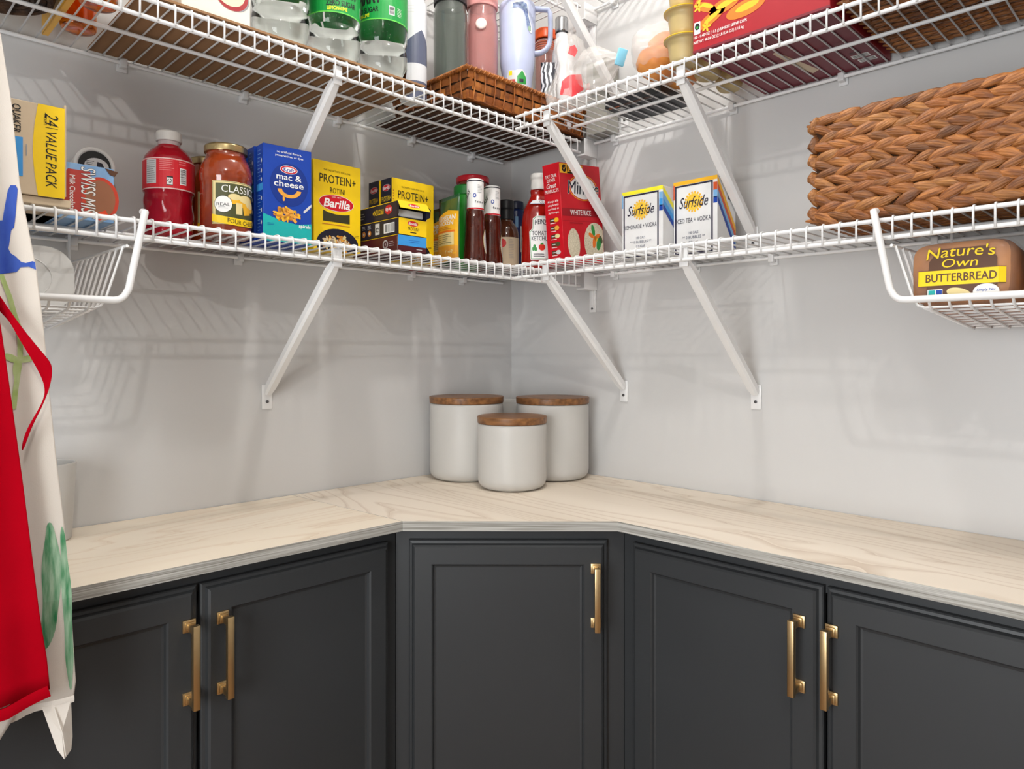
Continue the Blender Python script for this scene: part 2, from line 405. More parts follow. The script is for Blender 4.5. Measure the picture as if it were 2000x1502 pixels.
for z, lab in ((Z_MID, 'white end bracket on the right wall under the red rice box'), (Z_TOP, 'white end bracket on the right wall above the red rice box'), (Z_3, 'white end bracket of the highest shelf on the right wall')):
    t = thing('end_bracket', lab, 'bracket', (0, -0.298, z), 0, 'shelf end brackets')
    box('cradle', -0.052, -0.0005, -0.014, 0.012, -0.042, -0.0380, WIRE, t, 0.001)
    box('cradle_cheek', -0.050, -0.0005, -0.0145, -0.0110, -0.042, 0.001, WIRE, t, 0.001)
    box('wall_strap', -0.004, -0.0005, -0.011, 0.009, -0.098, 0.0, WIRE, t, 0.001)
    box('wall_rib', -0.007, -0.0035, -0.006, 0.004, -0.080, -0.042, WIRE, t, 0.001)
    s2 = lathe('screw', [(0, -0.001), (0.0026, -0.001), (0.003, 0.001), (0, 0.002)], SCREW, t, 10); s2.location = (-0.0048, -0.001, -0.088); s2.rotation_euler = (0, -PI/2, 0)
# ------------------------------------------------------------------ cabinets
def pull(parent, x, y, z0, z1):
    bm = bmesh.new()
    for z in (z0+0.008, z1-0.008):
        r = add_box(bm, x-0.0095, x+0.0095, y-0.004, y, z-0.0095, z+0.0095, 0.0012)
        add_box(bm, x-0.0065, x+0.0065, y-0.008, y-0.003, z-0.0065, z+0.0065, 0.001)
        add_box(bm, x-0.0050, x+0.0050, y-0.030, y-0.006, z-0.0050, z+0.0050, 0.0008)
    add_box(bm, x-0.0052, x+0.0052, y-0.034, y-0.025, z0, z1, 0.0010)
    return bm_obj('handle', bm, BRASS, parent, True)
def cab_door(parent, x0, x1, z0, z1, yb, hx, hz0, hz1):
    """yb: back plane of the door; face at yb-0.019"""
    prof = [(0, 0), (0, 0.009), (0.002, 0.0105), (0.006, 0.0115), (0.0085, 0.0165), (0.012, 0.019), (0.044, 0.019), (0.0465, 0.0165), (0.0485, 0.0115), (0.052, 0.0105), (0.054, 0.0105)]
    bm = bmesh.new(); prev = None
    for ins, dep in prof:
        ring = [bm.verts.new((px, yb-dep, pz)) for px, pz in ((x0+ins, z0+ins), (x1-ins, z0+ins), (x1-ins, z1-ins), (x0+ins, z1-ins))]
        if prev:
            for j in range(4): bm.faces.new((prev[j], prev[(j+1) % 4], ring[(j+1) % 4], ring[j]))
        else: bm.faces.new(ring[::-1])
        prev = ring
    bm.faces.new(prev)
    d = bm_obj('door', bm, CAB, parent)
    pull(d, hx, yb-0.019, hz0, hz1)
    return d
ZT = 0.876
def run_cabinet(label, rotz, x0, x1, yf, doors):
    t = thing('base_cabinet', label, 'cabinet', (0, 0, 0), rotz, 'charcoal base cabinets')
    box('carcass', x0, x1, yf+0.019, -0.004, 0.10, ZT, CAB, t)
    box('toe_kick', x0, x1, yf+0.08, yf+0.10, 0.0, 0.10, CAB, t)
    bm = bmesh.new()
    add_box(bm, x0, x1, yf, yf+0.019, ZT-0.038, ZT); add_box(bm, x0, x1, yf, yf+0.019, 0.10, 0.14)
    xs = [x0, (doors[0][1]+doors[-1][0])/2 if len(doors) > 1 else None, x1]
    add_box(bm, x0, x0+0.038, yf, yf+0.019, 0.14, ZT-0.038); add_box(bm, x1-0.038, x1, yf, yf+0.019, 0.14, ZT-0.038)
    bm_obj('face_frame', bm, CAB, t)
    for (a, b2, hx, h0, h1) in doors: cab_door(t, a, b2, 0.115, 0.851, yf-0.0005, hx, h0, h1)
    return t
run_cabinet('charcoal base cabinet with two doors along the left wall', 0, -1.372, -0.6335, -0.323, [(-1.355, -1.0095, -1.025, 0.678, 0.803), (-1.0035, -0.657, -0.974, 0.678, 0.803)])
run_cabinet('charcoal base cabinet with two doors along the right wall', -PI/2, 0.6335, 1.372, -0.323, [(0.660, 1.0115, 0.979, 0.684, 0.800), (1.0175, 1.360, 1.028, 0.682, 0.798)])
t = thing('base_cabinet', 'charcoal corner cabinet with a single diagonal door', 'cabinet', (0, 0, 0), 0, 'charcoal base cabinets')
bm = bmesh.new(); pts = [(-0.004, -0.004), (-0.632, -0.004), (-0.632, -0.340+0.02), (-0.3185-0.001, -0.632), (-0.004, -0.632)]
pts = [(-0.004, -0.004), (-0.632, -0.004), (-0.632, -0.297), (-0.297, -0.632), (-0.004, -0.632)]
lo = [bm.verts.new((x, y, 0.10)) for x, y in pts]; hi = [bm.verts.new((x, y, ZT)) for x, y in pts]
bm.faces.new(lo); bm.faces.new(hi)
for i in range(5): bm.faces.new((lo[i], lo[(i+1) % 5], hi[(i+1) % 5], hi[i]))
bm_obj('carcass', bm, CAB, t)
fr = bpy.data.objects.new('face_frame', None)
bm = bmesh.new(); yf = -0.676
for a in ((-0.2185, 0.2185, ZT-0.038, ZT), (-0.2185, 0.2185, 0.10, 0.14), (-0.2185, -0.175, 0.14, ZT-0.038), (0.170, 0.2185, 0.14, ZT-0.038)):
    add_box(bm, a[0], a[1], yf, yf+0.0185, a[2], a[3])
bpy.data.objects.remove(fr)
ff = bm_obj('face_frame', bm, CAB, t); ff.rotation_euler = (0, 0, -PI/4)
d = cab_door(t, -0.192, 0.185, 0.115, 0.851, yf-0.0005, 0.162, 0.690, 0.808); d.rotation_euler = (0, 0, -PI/4)

# ------------------------------------------------------------------ plywood worktop
def worktop(name, label, pts, m):
    t = thing(name, label, 'worktop', (0, 0, 0))
    z0, z1 = ZT+0.0005, 0.895
    bm = bmesh.new(); n = len(pts)
    lo = [bm.verts.new((x, y, z0)) for x, y in pts]; hi = [bm.verts.new((x, y, z1)) for x, y in pts]
    bm.faces.new(lo).material_index = 1; bm.faces.new(hi)
    for i in range(n): bm.faces.new((lo[i], lo[(i+1) % n], hi[(i+1) % n], hi[i])).material_index = 1
    bm_obj('panel', bm, [m, PLY], t)
    return t
worktop('worktop_panel', 'pale plywood worktop panel along the left wall', [(-1.40, -0.002), (-0.6805, -0.002), (-0.6525, -0.3705), (-1.40, -0.3705)], WOODX)
worktop('worktop_panel', 'pale plywood worktop panel across the corner and along the right wall', [(-0.6795, -0.002), (-0.002, -0.002), (-0.002, -1.40), (-0.3705, -1.40), (-0.3705, -0.6525), (-0.6515, -0.3715)], WOODY)

# ------------------------------------------------------------------ canisters on the worktop
ZW = 0.8955
def canister(label, x, y, r, h, rz):
    t = thing('canister', label, 'canister', (x, y, ZW), rz, 'white canisters with wooden lids')
    hb = h-0.017
    lathe('jar', rprof([(0, 0), (r-0.012, 0), (r, 0.014), (r, hb), (r-0.006, hb), (r-0.006, 0.01), (0, 0.01)], 0.012, 5), CERAM, t, 56)
    bm = bmesh.new(); add_lathe(bm, rprof([(0, hb+0.0006), (r+0.0005, hb+0.0006), (r+0.0015, h-0.001), (r-0.001, h), (0, h)], 0.0015), 56)
    bm_obj('lid', bm, ACACIA, t, True)
canister('tall white canister with a wooden lid against the left wall', -0.258, -0.100, 0.092, 0.204, 0.3)
canister('tall white canister with a wooden lid against the right wall', -0.100, -0.248, 0.091, 0.202, 1.1)
canister('shorter white canister with a wooden lid in front of two others', -0.270, -0.2745, 0.080, 0.166, 2.0)
tag(lathe('cup', rprof([(0, 0), (0.040, 0), (0.045, 0.185), (0.042, 0.185), (0.037, 0.006), (0, 0.006)], 0.003), CERAM), 'small white cup in the corner behind the three canisters', 'cup').location = (-0.085, -0.078, ZW)
tag(lathe('vase', rprof([(0, 0), (0.043, 0), (0.050, 0.128), (0.046, 0.128), (0.040, 0.008), (0, 0.008)], 0.003), CERAM), 'plain white tapered pot on the counter behind the aprons', 'pot').location = (-1.158, -0.062, ZW)

# ------------------------------------------------------------------ under-shelf wire baskets
def under_basket(label, wall, mirror):
    # local x runs away from the corner; x=0 is the visible end
    t = thing('wire_basket', label, 'basket', (-1.104, 0, Z_MID) if wall == 'L' else (0, -1.104, Z_MID), 0 if wall == 'L' else -PI/2, 'hanging wire baskets')
    s = -1 if wall == 'L' else 1
    Lx = 0.34; yf, yb = -0.314, -0.045; zt = -0.046
    def P(x, y, z): return (s*x, y, z)
    pts = [P(-0.027, yf+0.010, 0.0075), P(-0.027, yf, 0.006), P(-0.025, yf, -0.004)]
    pts += [P(-0.025+0.020*k/4, yf, -0.004-0.105*k/4) for k in range(1, 5)]
    for a in range(1, 6):
        q = a/5*PI/2; pts.append(P(-0.005+0.018*(1-math.cos(q))+0.002, yf, -0.109-0.018*math.sin(q)))
    pts.append(P(Lx, yf, -0.127))
    tube('front_frame', pts, 0.0052, WIRE, t, 12)
    tube('end_top_wire', [P(-0.004, yf+0.004, zt), P(0.004, yb, zt)], 0.0022, WIRE, t)
    tube('end_top_wire', [P(Lx, yf+0.004, zt), P(Lx, yb, zt)], 0.0022, WIRE, t)
    tube('back_top_wire', [P(0.004, yb, zt), P(Lx, yb, zt)], 0.0022, WIRE, t)
    tube('shelf_hanger_wire', [P(0.010, yb+0.012, 0.0065), P(0.010, yb, 0.0065), P(0.010, yb, zt)], 0.0022, WIRE, t)
    n = 9
    for i in range(n):
        y = yf+0.016+(yb-yf-0.02)*i/(n-1); zb = -0.137-0.023*(y-yf)/(yb-yf)
        tube('length_wire', [P(-0.002, y, zt), P(0.004, y, zt-0.02), P(0.022, y, zb+0.012), P(0.028, y, zb+0.003), P(0.036, y, zb), P(Lx-0.012, y, zb), P(Lx-0.004, y, zb+0.01), P(Lx, y, zt)], 0.0018, WIRE, t, 6)
    k = 12
    for i in range(k):
        x = 0.045+(Lx-0.07)*i/(k-1)
        tube('width_wire', [P(x, yf+0.002, -0.130), P(x, yf+0.008, -0.138), P(x, yf+0.018, -0.1418), P(x, yb-0.012, -0.1630), P(x, yb-0.003, -0.157), P(x, yb, zt)], 0.0018, WIRE, t, 6)
    return t
under_basket('white wire basket hanging under the left shelf beside the apron', 'L', True)
under_basket('white wire basket hanging under the right shelf with bread loaves', 'R', False)
# plastic tub with rounded lid in the left basket
t = thing('storage_tub', 'round-cornered white plastic storage tub lying on its side in the basket', 'tub', (-1.232, -0.155, 1.2690), 0)
bm = bmesh.new(); add_box(bm, -0.095, 0.083, -0.05, 0.05, 0.0, 0.092, 0.0)
es = [e for e in bm.edges if abs((e.verts[0].co-e.verts[1].co).normalized().y) > 0.9]
bmesh.ops.bevel(bm, geom=es, offset=0.036, segments=8, affect='EDGES', profile=0.5)
TUB = mat('white_plastic_tub', (226, 226, 224), 0.35, var=0.02)
bm_obj('tub', bm, TUB, t, True)
bm = bmesh.new(); add_box(bm, -0.098, 0.086, -0.062, -0.0505, 0.0, 0.0945, 0.0)
es = [e for e in bm.edges if abs((e.verts[0].co-e.verts[1].co).normalized().y) > 0.9]
bmesh.ops.bevel(bm, geom=es, offset=0.038, segments=8, affect='EDGES', profile=0.5)
ld = bm_obj('lid', bm, TUB, t, True)
tube('embossed_ring', [(0.012+0.045*math.cos(a), -0.062, 0.047+0.033*math.sin(a)) for a in [2*PI*i/36 for i in range(36)]], 0.0009, TUB, ld, 6, True)

# ------------------------------------------------------------------ bread in the right basket
BREAD = mat('baked_crust', (196, 128, 58), 0.6, rgb2=(140, 82, 34), scale=16, bump=0.15)
CRUMB = mat('bread_side', (222, 176, 112), 0.7, rgb2=(200, 146, 86), scale=20, bump=0.2)
FILM = mat('clear_film', (235, 238, 240), 0.10, alpha=0.09, coat=0.5, var=0.01, bump=0.9, bscale=70)
def loaf(label, y, rz, w=0.128):
    # end of the loaf faces the room; local front is -y
    t = thing('bread_loaf', label, 'bread', (-0.165, y, 1.2640), 0, 'bagged bread loaves', (-0.085, 0, -PI/2+rz))
    def prof(k, hh, seg=28):
        out = []
        for i in range(seg):
            a = 2*PI*i/seg; c, s = math.cos(a), math.sin(a); p = 0.38
            out.append((math.copysign(abs(c)**p, c)*w/2*k*(1.0+0.03*math.sin(a)), hh*0.5+math.copysign(abs(s)**p, s)*hh*0.5*k))
        return out
    def body(bm, grow, y0, y1, hh):
        rings = []
        for yy, k in ((y0, 0.55), (y0+0.001, 0.80), (y0+0.006, 0.93), (y0+0.02, 1.0), ((y0+y1)/2, 1.02), (y1-0.02, 1.0), (y1-0.006, 0.93), (y1, 0.7)):
            rings.append([bm.verts.new((x*grow, yy, max(0.0004, z*grow-(grow-1)*hh*0.5))) for x, z in prof(k, hh)])
        for A, B in zip(rings[:-1], rings[1:]):
            n = len(A)
            for j in range(n): bm.faces.new((A[j], A[(j+1) % n], B[(j+1) % n], B[j]))
        bm.faces.new(rings[0]); bm.faces.new(rings[-1][::-1])
    bm = bmesh.new(); body(bm, 1.0, -0.118, 0.110, 0.094); lf = bm_obj('loaf', bm, BREAD, t, True)
    bm = bmesh.new(); body(bm, 1.045, -0.1205, 0.112, 0.095)
    # twisted tail of the wrapper
    bm_obj('wrapper', bm, FILM, t, 'all')
    P = Print(); k = w/0.128
    P.poly([(x*k, z) for x, z in ((-0.040, 0.004), (0.046, 0.004), (0.046, 0.060), (0.034, 0.077), (-0.024, 0.077), (-0.036, 0.060))], BROWN, 1)
    P.rect(0.003*k, 0.0355, 0.106*k, 0.0215, YEL, 2)
    P.rect(0.003*k, 0.0467, 0.106*k, 0.0008, BROWN, 3); P.rect(0.003*k, 0.0243, 0.106*k, 0.0008, BROWN, 3)
    P.text('BUTTERBREAD', 0.003*k, 0.0355, 0.0115, 0.086*k, BROWN, 4, 0.02)
    for m, L, g in ((BLACK, 3, 0.03), (YEL, 4, 0.008)):
        P.text("Nature's", 0.002*k, 0.0700, 0.0155, 0.084*k, m, L, g, 0.15, arch=0.003)
        P.text('Own', 0.002*k, 0.0560, 0.0125, 0.044*k, m, L, g, 0.15)
    P.rect(-0.028*k, 0.0130, 0.019*k, 0.0125, WHITE, 2); P.rect(-0.032*k, 0.0145, 0.0085*k, 0.0075, TEAL, 3); P.rect(-0.0228*k, 0.0145, 0.0075*k, 0.0075, BLUE, 3); P.rect(-0.028*k, 0.0085, 0.018*k, 0.003, GREEN, 3)
    P.ell(0.002*k, 0.0120, 0.016*k, 0.0075, CREAM, 2, rot=-0.3)
    P.ell(0.034*k, 0.0125, 0.0155*k, 0.0115, WHITE, 3)
    P.text('Simply No:', 0.034*k, 0.0150, 0.0042, 0.022*k, BLUE, 4, 0.02, 0.2); P.lines(0.034*k, 0.0085, 0.020*k, 0.006, 3, BLUE, 4, 0.3)
    def mp(u, v, h):
        q = max(0, abs(u)/(w/2)-0.72)/0.28
        return (u, -0.1225-h+0.014*q*q, v+0.003)
    P.build(t, mp, 'printed_label', du=0.008)
    bm = bmesh.new()
    add_lathe(bm, [(0.030, 0), (0.020, 0.012), (0.010, 0.03), (0.016, 0.05), (0.024, 0.07)], 20, 0, lambda a, z: 1+0.25*math.sin(5*a+z*90))
    o = bm_obj('wrapper_tail', bm, FILM, t, 'all'); o.location = (0, 0.108, 0.045); o.rotation_euler = (-PI/2, 0, 0)
    return t
loaf('bagged butter bread loaf at the near end of the right wire basket', -1.178, 0.0)
loaf('second bagged bread loaf cut off by the right edge of the photo', -1.325, -0.08)

# ------------------------------------------------------------------ aprons hanging at the left
def interp(z, T):
    T = sorted(T)
    if z <= T[0][0]: return T[0][1]
    for (a, b2), (c, d2) in zip(T[:-1], T[1:]):
        if z <= c: return b2+(d2-b2)*(z-a)/(c-a)
    return T[-1][1]
def cl_y(z): return interp(z, [(0.6, -0.425), (0.9, -0.425), (1.3, -0.370), (1.42, -0.355), (1.8, -0.340)])
WEDGE = [(z, x) for x, z in [(-1.3, 1.735), (-1.2587, 1.6149), (-1.2474, 1.5258), (-1.2385, 1.4152), (-1.2242, 1.317), (-1.2179, 1.238), (-1.2125, 1.1337), (-1.2087, 1.0692), (-1.2027, 0.9922), (-1.1994, 0.9165), (-1.1943, 0.8194), (-1.1926, 0.7866), (-1.1950, 0.7705)]]
REDGE = [(z, x) for x, z in [(-1.305, 1.70), (-1.292, 1.45), (-1.2667, 1.2361), (-1.2617, 1.1866), (-1.2543, 1.1065), (-1.2482, 1.0391), (-1.2423, 0.9661), (-1.2363, 0.8933), (-1.2285, 0.8359), (-1.2258, 0.8012)]]
def fold(u, z, seed, amp): # u distance left of the free edge
    k = min(1.0, u/0.05)
    g = min(1.0, max(0.1, (1.75-z)/0.5))
    return amp*g*k*(math.sin(u*58+seed+1.3*math.sin(z*4+seed))+0.5*math.sin(u*117+2*seed+z*3))
def surf(x, z, E, seed, amp, off): return cl_y(z)+off+fold(interp(z, E)-x, z, seed, amp)
LIN = mat('white_canvas', (226, 218, 208), 0.85, var=0.05, scale=14, bump=0.12, bscale=900, sheen=0.2)
REDC = mat('red_cotton', (166, 2, 22), 0.95, spec=0.05, var=0.12, scale=9, bump=0.12, bscale=900)
def cloth(name, E, zlo, ztop, seed, amp, off, m, parent, width=0.20, hem=0.0):
    bm = bmesh.new(); nz, nu = 46, 36; G = []
    for i in range(nz+1):
        z = zlo+(ztop-zlo)*i/nz; row = []
        wd = min(width, 0.03+0.17*max(0, (1.74-z))/0.35)
        for j in range(nu+1):
            u = wd*(j/nu)**1.3; x = interp(z, E)-u
            zz = z+(hem*math.sin(u*30+seed)*(1-i/nz)**6)
            row.append(bm.verts.new((x, surf(x, z, E, seed, amp, off), zz)))
        G.append(row)
    for a, b2 in zip(G[:-1], G[1:]):
        for j in range(nu): bm.faces.new((a[j], a[j+1], b2[j+1], b2[j]))
    o = bm_obj(name, bm, m, parent, 'all')
    md = o.modifiers.new('thickness', 'SOLIDIFY'); md.thickness = 0.0016; md.offset = 0
    return o
AP = thing('apron', 'white canvas apron painted with blue handprint flowers and green leaves', 'apron', (0, 0, 0))
body = cloth('body', WEDGE, 0.7705, 1.735, 0.4, 0.006, 0.0, LIN, AP, 0.20, 0.004)
wy = lambda x, z: surf(x, z, WEDGE, 0.4, 0.006, 0.0)
tube('hem', [(interp(0.776, WEDGE)-0.20*(k/20)-0.0005, wy(interp(0.776, WEDGE)-0.20*(k/20), 0.776), 0.772) for k in range(21)], 0.0022, LIN, AP, 6, flat=(1, 2.2))
tube('neck_loop', [(-1.300, -0.338, 1.735), (-1.302, -0.330, 1.765), (-1.304, -0.312, 1.777), (-1.306, -0.300, 1.768), (-1.309, -0.305, 1.758)], 0.004, LIN, AP, 8, flat=(2.0, 0.5))
# tie end hanging below the hem
bm = bmesh.new(); TL = [(-1.2287, 0.772), (-1.1982, 0.772), (-1.1954, 0.7233), (-1.1971, 0.7079), (-1.2055, 0.7004), (-1.2126, 0.714)]
f0 = [bm.verts.new((x, -0.424-0.003*math.sin(i*2), z)) for i, (x, z) in enumerate(TL)]; c0 = bm.verts.new((-1.209, -0.430, 0.735))
for i in range(6): bm.faces.new((f0[i], f0[(i+1) % 6], c0))
o = bm_obj('tie_end', bm, LIN, AP); md = o.modifiers.new('t', 'SOLIDIFY'); md.thickness = 0.002
tube('tie_seam', [(-1.216, -0.4262, 0.768), (-1.2085, -0.4330, 0.735), (-1.2040, -0.4275, 0.705)], 0.0009, LIN, AP, 6)
BLUEP = mat('blue_fabric_paint', (24, 64, 168), 0.7, rgb2=(60, 96, 190), scale=60, stretch=(1, 1, 0.3)); GREENP = mat('green_fabric_paint', (40, 128, 78), 0.75, rgb2=(168, 198, 170), scale=70, stretch=(2.5, 1, 0.35)); LEAFP = mat('light_green_fabric_paint', (160, 184, 104), 0.75, rgb2=(190, 206, 150), scale=60)
paint = lambda P, nm: P.build(AP, lambda u, v, h: (u, wy(u, v)-0.0012-h, v), nm, du=0.004, dv=0.01)
P = Print()
P.poly([(-1.2580, 1.330), (-1.2580, 1.3726), (-1.2551, 1.3926), (-1.2520, 1.412), (-1.2492, 1.4187), (-1.2435, 1.4195), (-1.2417, 1.4147), (-1.2446, 1.381), (-1.2462, 1.365), (-1.2494, 1.3605), (-1.2515, 1.345), (-1.2560, 1.330)], BLUEP, 1)
P.poly([(-1.275, 1.385), (-1.2608, 1.3721), (-1.2528, 1.3732), (-1.2494, 1.3605), (-1.2519, 1.3406), (-1.2560, 1.3265), (-1.275, 1.325)], BLUEP, 1.5)
P.poly([(-1.280, 1.3400), (-1.2614, 1.3425), (-1.2535, 1.3391), (-1.2500, 1.331), (-1.2458, 1.3281), (-1.2400, 1.321), (-1.2351, 1.3200), (-1.2280, 1.323), (-1.2252, 1.3222), (-1.2244, 1.3123), (-1.2320, 1.3155), (-1.2407, 1.3142), (-1.2446, 1.308), (-1.2621, 1.3039), (-1.280, 1.303)], BLUEP, 2)
paint(P, 'painted_flower')
P = Print()
st = [(-1.2606, 1.3041), (-1.2560, 1.288), (-1.2522, 1.2756), (-1.2485, 1.257), (-1.2436, 1.2373), (-1.2428, 1.218), (-1.2434, 1.1988), (-1.2460, 1.180), (-1.2486, 1.1608), (-1.2512, 1.1358)]
P.band([(x-0.0028, z) for x, z in st], [(x+0.0028, z) for x, z in st], LEAFP, 1)
P.ell(-1.2355, 1.1985, 0.0095, 0.0042, LEAFP, 2, rot=0.35); P.ell(-1.2520, 1.1990, 0.0095, 0.0045, LEAFP, 2, rot=-0.5); P.ell(-1.2470, 1.184, 0.0040, 0.0125, LEAFP, 2)
paint(P, 'painted_stem')
P = Print(); P.poly([(-1.2200+0.0095*math.cos(a)*(1+0.12*math.sin(5*a))+0.045*(math.sin(a)*0.078)*0.9+0.006*math.cos(2*a)*0.3, 0.918+0.077*math.sin(a)) for a in [2*PI*k/40 for k in range(40)]], GREENP, 1); paint(P, 'painted_leaf')
P = Print(); P.poly([(-1.2020+0.0050*math.cos(a)*(1+0.12*math.sin(7*a))-0.035*math.sin(a)*0.100, 0.886+0.102*math.sin(a)) for a in [2*PI*k/40 for k in range(40)]], GREENP, 1); paint(P, 'painted_leaf')
# red apron in front of it
RA = thing('apron', 'plain red cotton apron hanging in front of the painted white one', 'apron', (0, 0, 0))
cloth('body', REDGE, 0.8000, 1.70, 2.1, 0.0045, -0.026, REDC, RA, 0.17, 0.003)
ry = lambda x, z: surf(x, z, REDGE, 2.1, 0.0045, -0.026)
tube('hem', [(interp(0.805, REDGE)-0.17*(k/16)-0.0005, ry(interp(0.805, REDGE)-0.17*(k/16), 0.805), 0.801-0.011*min(1, k/4)) for k in range(17)], 0.003, REDC, RA, 6, flat=(1, 2.6))
so = [(-1.2800, 1.300), (-1.2661, 1.2767), (-1.2513, 1.2491), (-1.2361, 1.2242), (-1.2205, 1.202), (-1.2137, 1.1911), (-1.2147, 1.1764), (-1.2184, 1.1605), (-1.2277, 1.1357), (-1.2389, 1.1128), (-1.2475, 1.0845)]
si = [(-1.2800, 1.274), (-1.2666, 1.2548), (-1.2576, 1.2457), (-1.2493, 1.224), (-1.2367, 1.1989), (-1.2266, 1.1766), (-1.2217, 1.1606), (-1.2248, 1.145), (-1.2354, 1.1268), (-1.2453, 1.109), (-1.2500, 1.0879)]
bm = bmesh.new(); A = [bm.verts.new((x, cl_y(z)-0.022+0.002*math.sin(i), z)) for i, (x, z) in enumerate(so)]; B = [bm.verts.new((x, cl_y(z)-0.019+0.003*math.cos(i), z)) for i, (x, z) in enumerate(si)]
for i in range(len(so)-1): bm.faces.new((A[i], A[i+1], B[i+1], B[i]))
o = bm_obj('waist_tie', bm, REDC, RA, 'all'); md = o.modifiers.new('s', 'SOLIDIFY'); md.thickness = 0.0016; md = o.modifiers.new('b', 'SUBSURF'); md.levels = 1; md.render_levels = 2
tube('neck_loop', [(-1.306, -0.366, 1.70), (-1.312, -0.352, 1.755), (-1.314, -0.318, 1.784), (-1.316, -0.298, 1.770)], 0.004, REDC, RA, 8, flat=(2.0, 0.5))
# plain white cloth hanging underneath
bm = bmesh.new(); Q = [(-1.345, 0.86), (-1.247, 0.86), (-1.2463, 0.7784), (-1.2421, 0.7511), (-1.2524, 0.7428), (-1.285, 0.735), (-1.345, 0.722)]
WC = thing('tea_towel', 'white cloth corner showing below the red apron hem', 'cloth', (0, 0, 0))
G = []
for i in range(15):
    z = 0.735+(1.55-0.735)*i/14; xr = interp(z, [(0.735, -1.285), (0.7428, -1.2524), (0.7511, -1.2421), (0.7784, -1.2463), (0.86, -1.250), (1.2, -1.285), (1.55, -1.318)])
    G.append([bm.verts.new((xr-0.09*j/10, cl_y(z)-0.0115+0.003*math.sin(j*0.9+1.0)*min(1, j/3), z-0.012*(j/10)*(1-i/14)**4)) for j in range(11)])
for a, b2 in zip(G[:-1], G[1:]):
    for j in range(10): bm.faces.new((a[j], a[j+1], b2[j+1], b2[j]))
o = bm_obj('cloth', bm, LIN, WC, 'all'); md = o.modifiers.new('s', 'SOLIDIFY'); md.thickness = 0.0014
tube('hanging_tab', [(-1.325, cl_y(1.54)-0.0115, 1.545), (-1.326, -0.350, 1.70), (-1.328, -0.325, 1.772), (-1.330, -0.299, 1.766)], 0.004, LIN, WC, 8, flat=(2.0, 0.5))
# ------------------------------------------------------------------ groceries on the middle shelf
ZD = Z_MID+0.0022
def carton(name, label, w, t, h, m, loc, rz=0.0, group=None, rot=None, bev=0.0008, cat='box'):
    th = thing(name, label, cat, loc, rz, group, rot)
    box('carton', -w/2, w/2, -t/2, t/2, 0, h, m, th, bev, 1)
    return th
def oval_logo(P, cx, cy, w, h, s, L=2, rot=0.0):
    P.ell(cx, cy, w/2, h/2, RED, L, rot=rot); P.text(s, cx, cy-h*0.02, h*0.50, w*0.80, WHITE, L+1, 0.03, 0.25, rot)

# oat box, resting on a flattened carton
fc = carton('flat_carton', 'flattened beige carton lying under the yellow and beige oatmeal box', 0.19, 0.24, 0.011, BEIGE, (-1.262, -0.168, ZD))
q = carton('oatmeal_box', 'beige and yellow oatmeal box with large value pack lettering', 0.200, 0.11, 0.127, BEIGE, (-1.275, -0.236, ZD+0.0115))
P = Print(); w, h = 0.200, 0.127
P.band([(0.068-0.006*math.sin(PI*i/12), h*i/12) for i in range(13)], [(0.0998, h*i/12) for i in range(13)], YEL, 1)
P.text('24', 0.0840, 0.1075, 0.0160, 0.0170, BLACK, 3, 0.0, 0.2, -PI/2); P.text('PACKETS', 0.0765, 0.1062, 0.0035, 0.0150, BLACK, 3, 0, 0, -PI/2)
P.rect(0.0840, 0.0960, 0.0150, 0.0007, BLACK, 3); P.text('VALUE PACK', 0.0835, 0.0520, 0.0130, 0.0780, BLACK, 3, 0.005, 0.2, -PI/2)
P.text('QUAKER', 0.0425, 0.1010, 0.0110, 0.0380, BLACK, 3, 0.02, 0.1, -PI/2)
P.rect(0.0430, 0.0500, 0.0150, 0.0530, SKY, 2); P.rect(0.0545, 0.0600, 0.0014, 0.0160, GREY, 3)
P.build(q, F_front(0.11))
box('torn_flap', 0.1002, 0.1030, -0.05, 0.05, 0.004, 0.134, BEIGE, q, 0.0008, 1)
P = Print(); P.rect(0, 0, 0.19, 0.10, YEL, 1); P.build(q, F_under(0), 'bottom_panel')

# cocoa box lying on its side
s = carton('cocoa_box', 'light blue hot cocoa box turned on its side with red lettering panel', 0.120, 0.17, 0.086, pc('cocoa_blue', (116, 158, 206), rgb2=(140, 178, 218), scale=30), (-1.148, -0.117, ZD))
P = Print()
P.poly([(-0.020, 0.010), (0.016, 0.010), (0.016, 0.076), (-0.014, 0.076), (-0.020, 0.070)], pc('cocoa_red', (176, 60, 52)), 1)
P.ell(0.030, 0.036, 0.026, 0.034, pc('cocoa_rim', (196, 62, 40)), 1.5); P.ell(0.030, 0.036, 0.021, 0.029, pc('cocoa_brown', (150, 98, 70)), 2)
for m, L, g in ((NAVY, 3, 0.03), (WHITE, 4, 0.005)): P.text('SWISS MISS', 0.0130, 0.0430, 0.0200, 0.078, m, L, g, 0.15, -PI/2)
P.text('Milk Chocolate', -0.0085, 0.0400, 0.0075, 0.054, WHITE, 4, 0.01, 0, -PI/2)
P.rect(0.034, 0.012, 0.012, 0.010, pc('cocoa_tag', (226, 70, 30)), 4, 0.5); P.poly([(0.036, 0.0855), (0.055, 0.082), (0.050, 0.074), (0.043, 0.076)], BROWN, 2)
P.it = [([(x+0.011, y) for x, y in a], b2, c, d) for a, b2, c, d in P.it]
P.build(s, F_front(0.17))
t = thing('pod_tub', 'short white round tub with a dark printed lid behind the cocoa box', 'tub', (-1.0800, -0.010, ZD+0.0865+0.0325), 0, None, (PI/2, 0, 0))
TUBW = mat('tub_white', (222, 220, 216), 0.4, var=0.03)
lathe('body', rprof([(0, 0), (0.028, 0), (0.032, 0.048), (0.0325, 0.055), (0.027, 0.055), (0.026, 0.053), (0, 0.053)], 0.002), TUBW, t, 40)
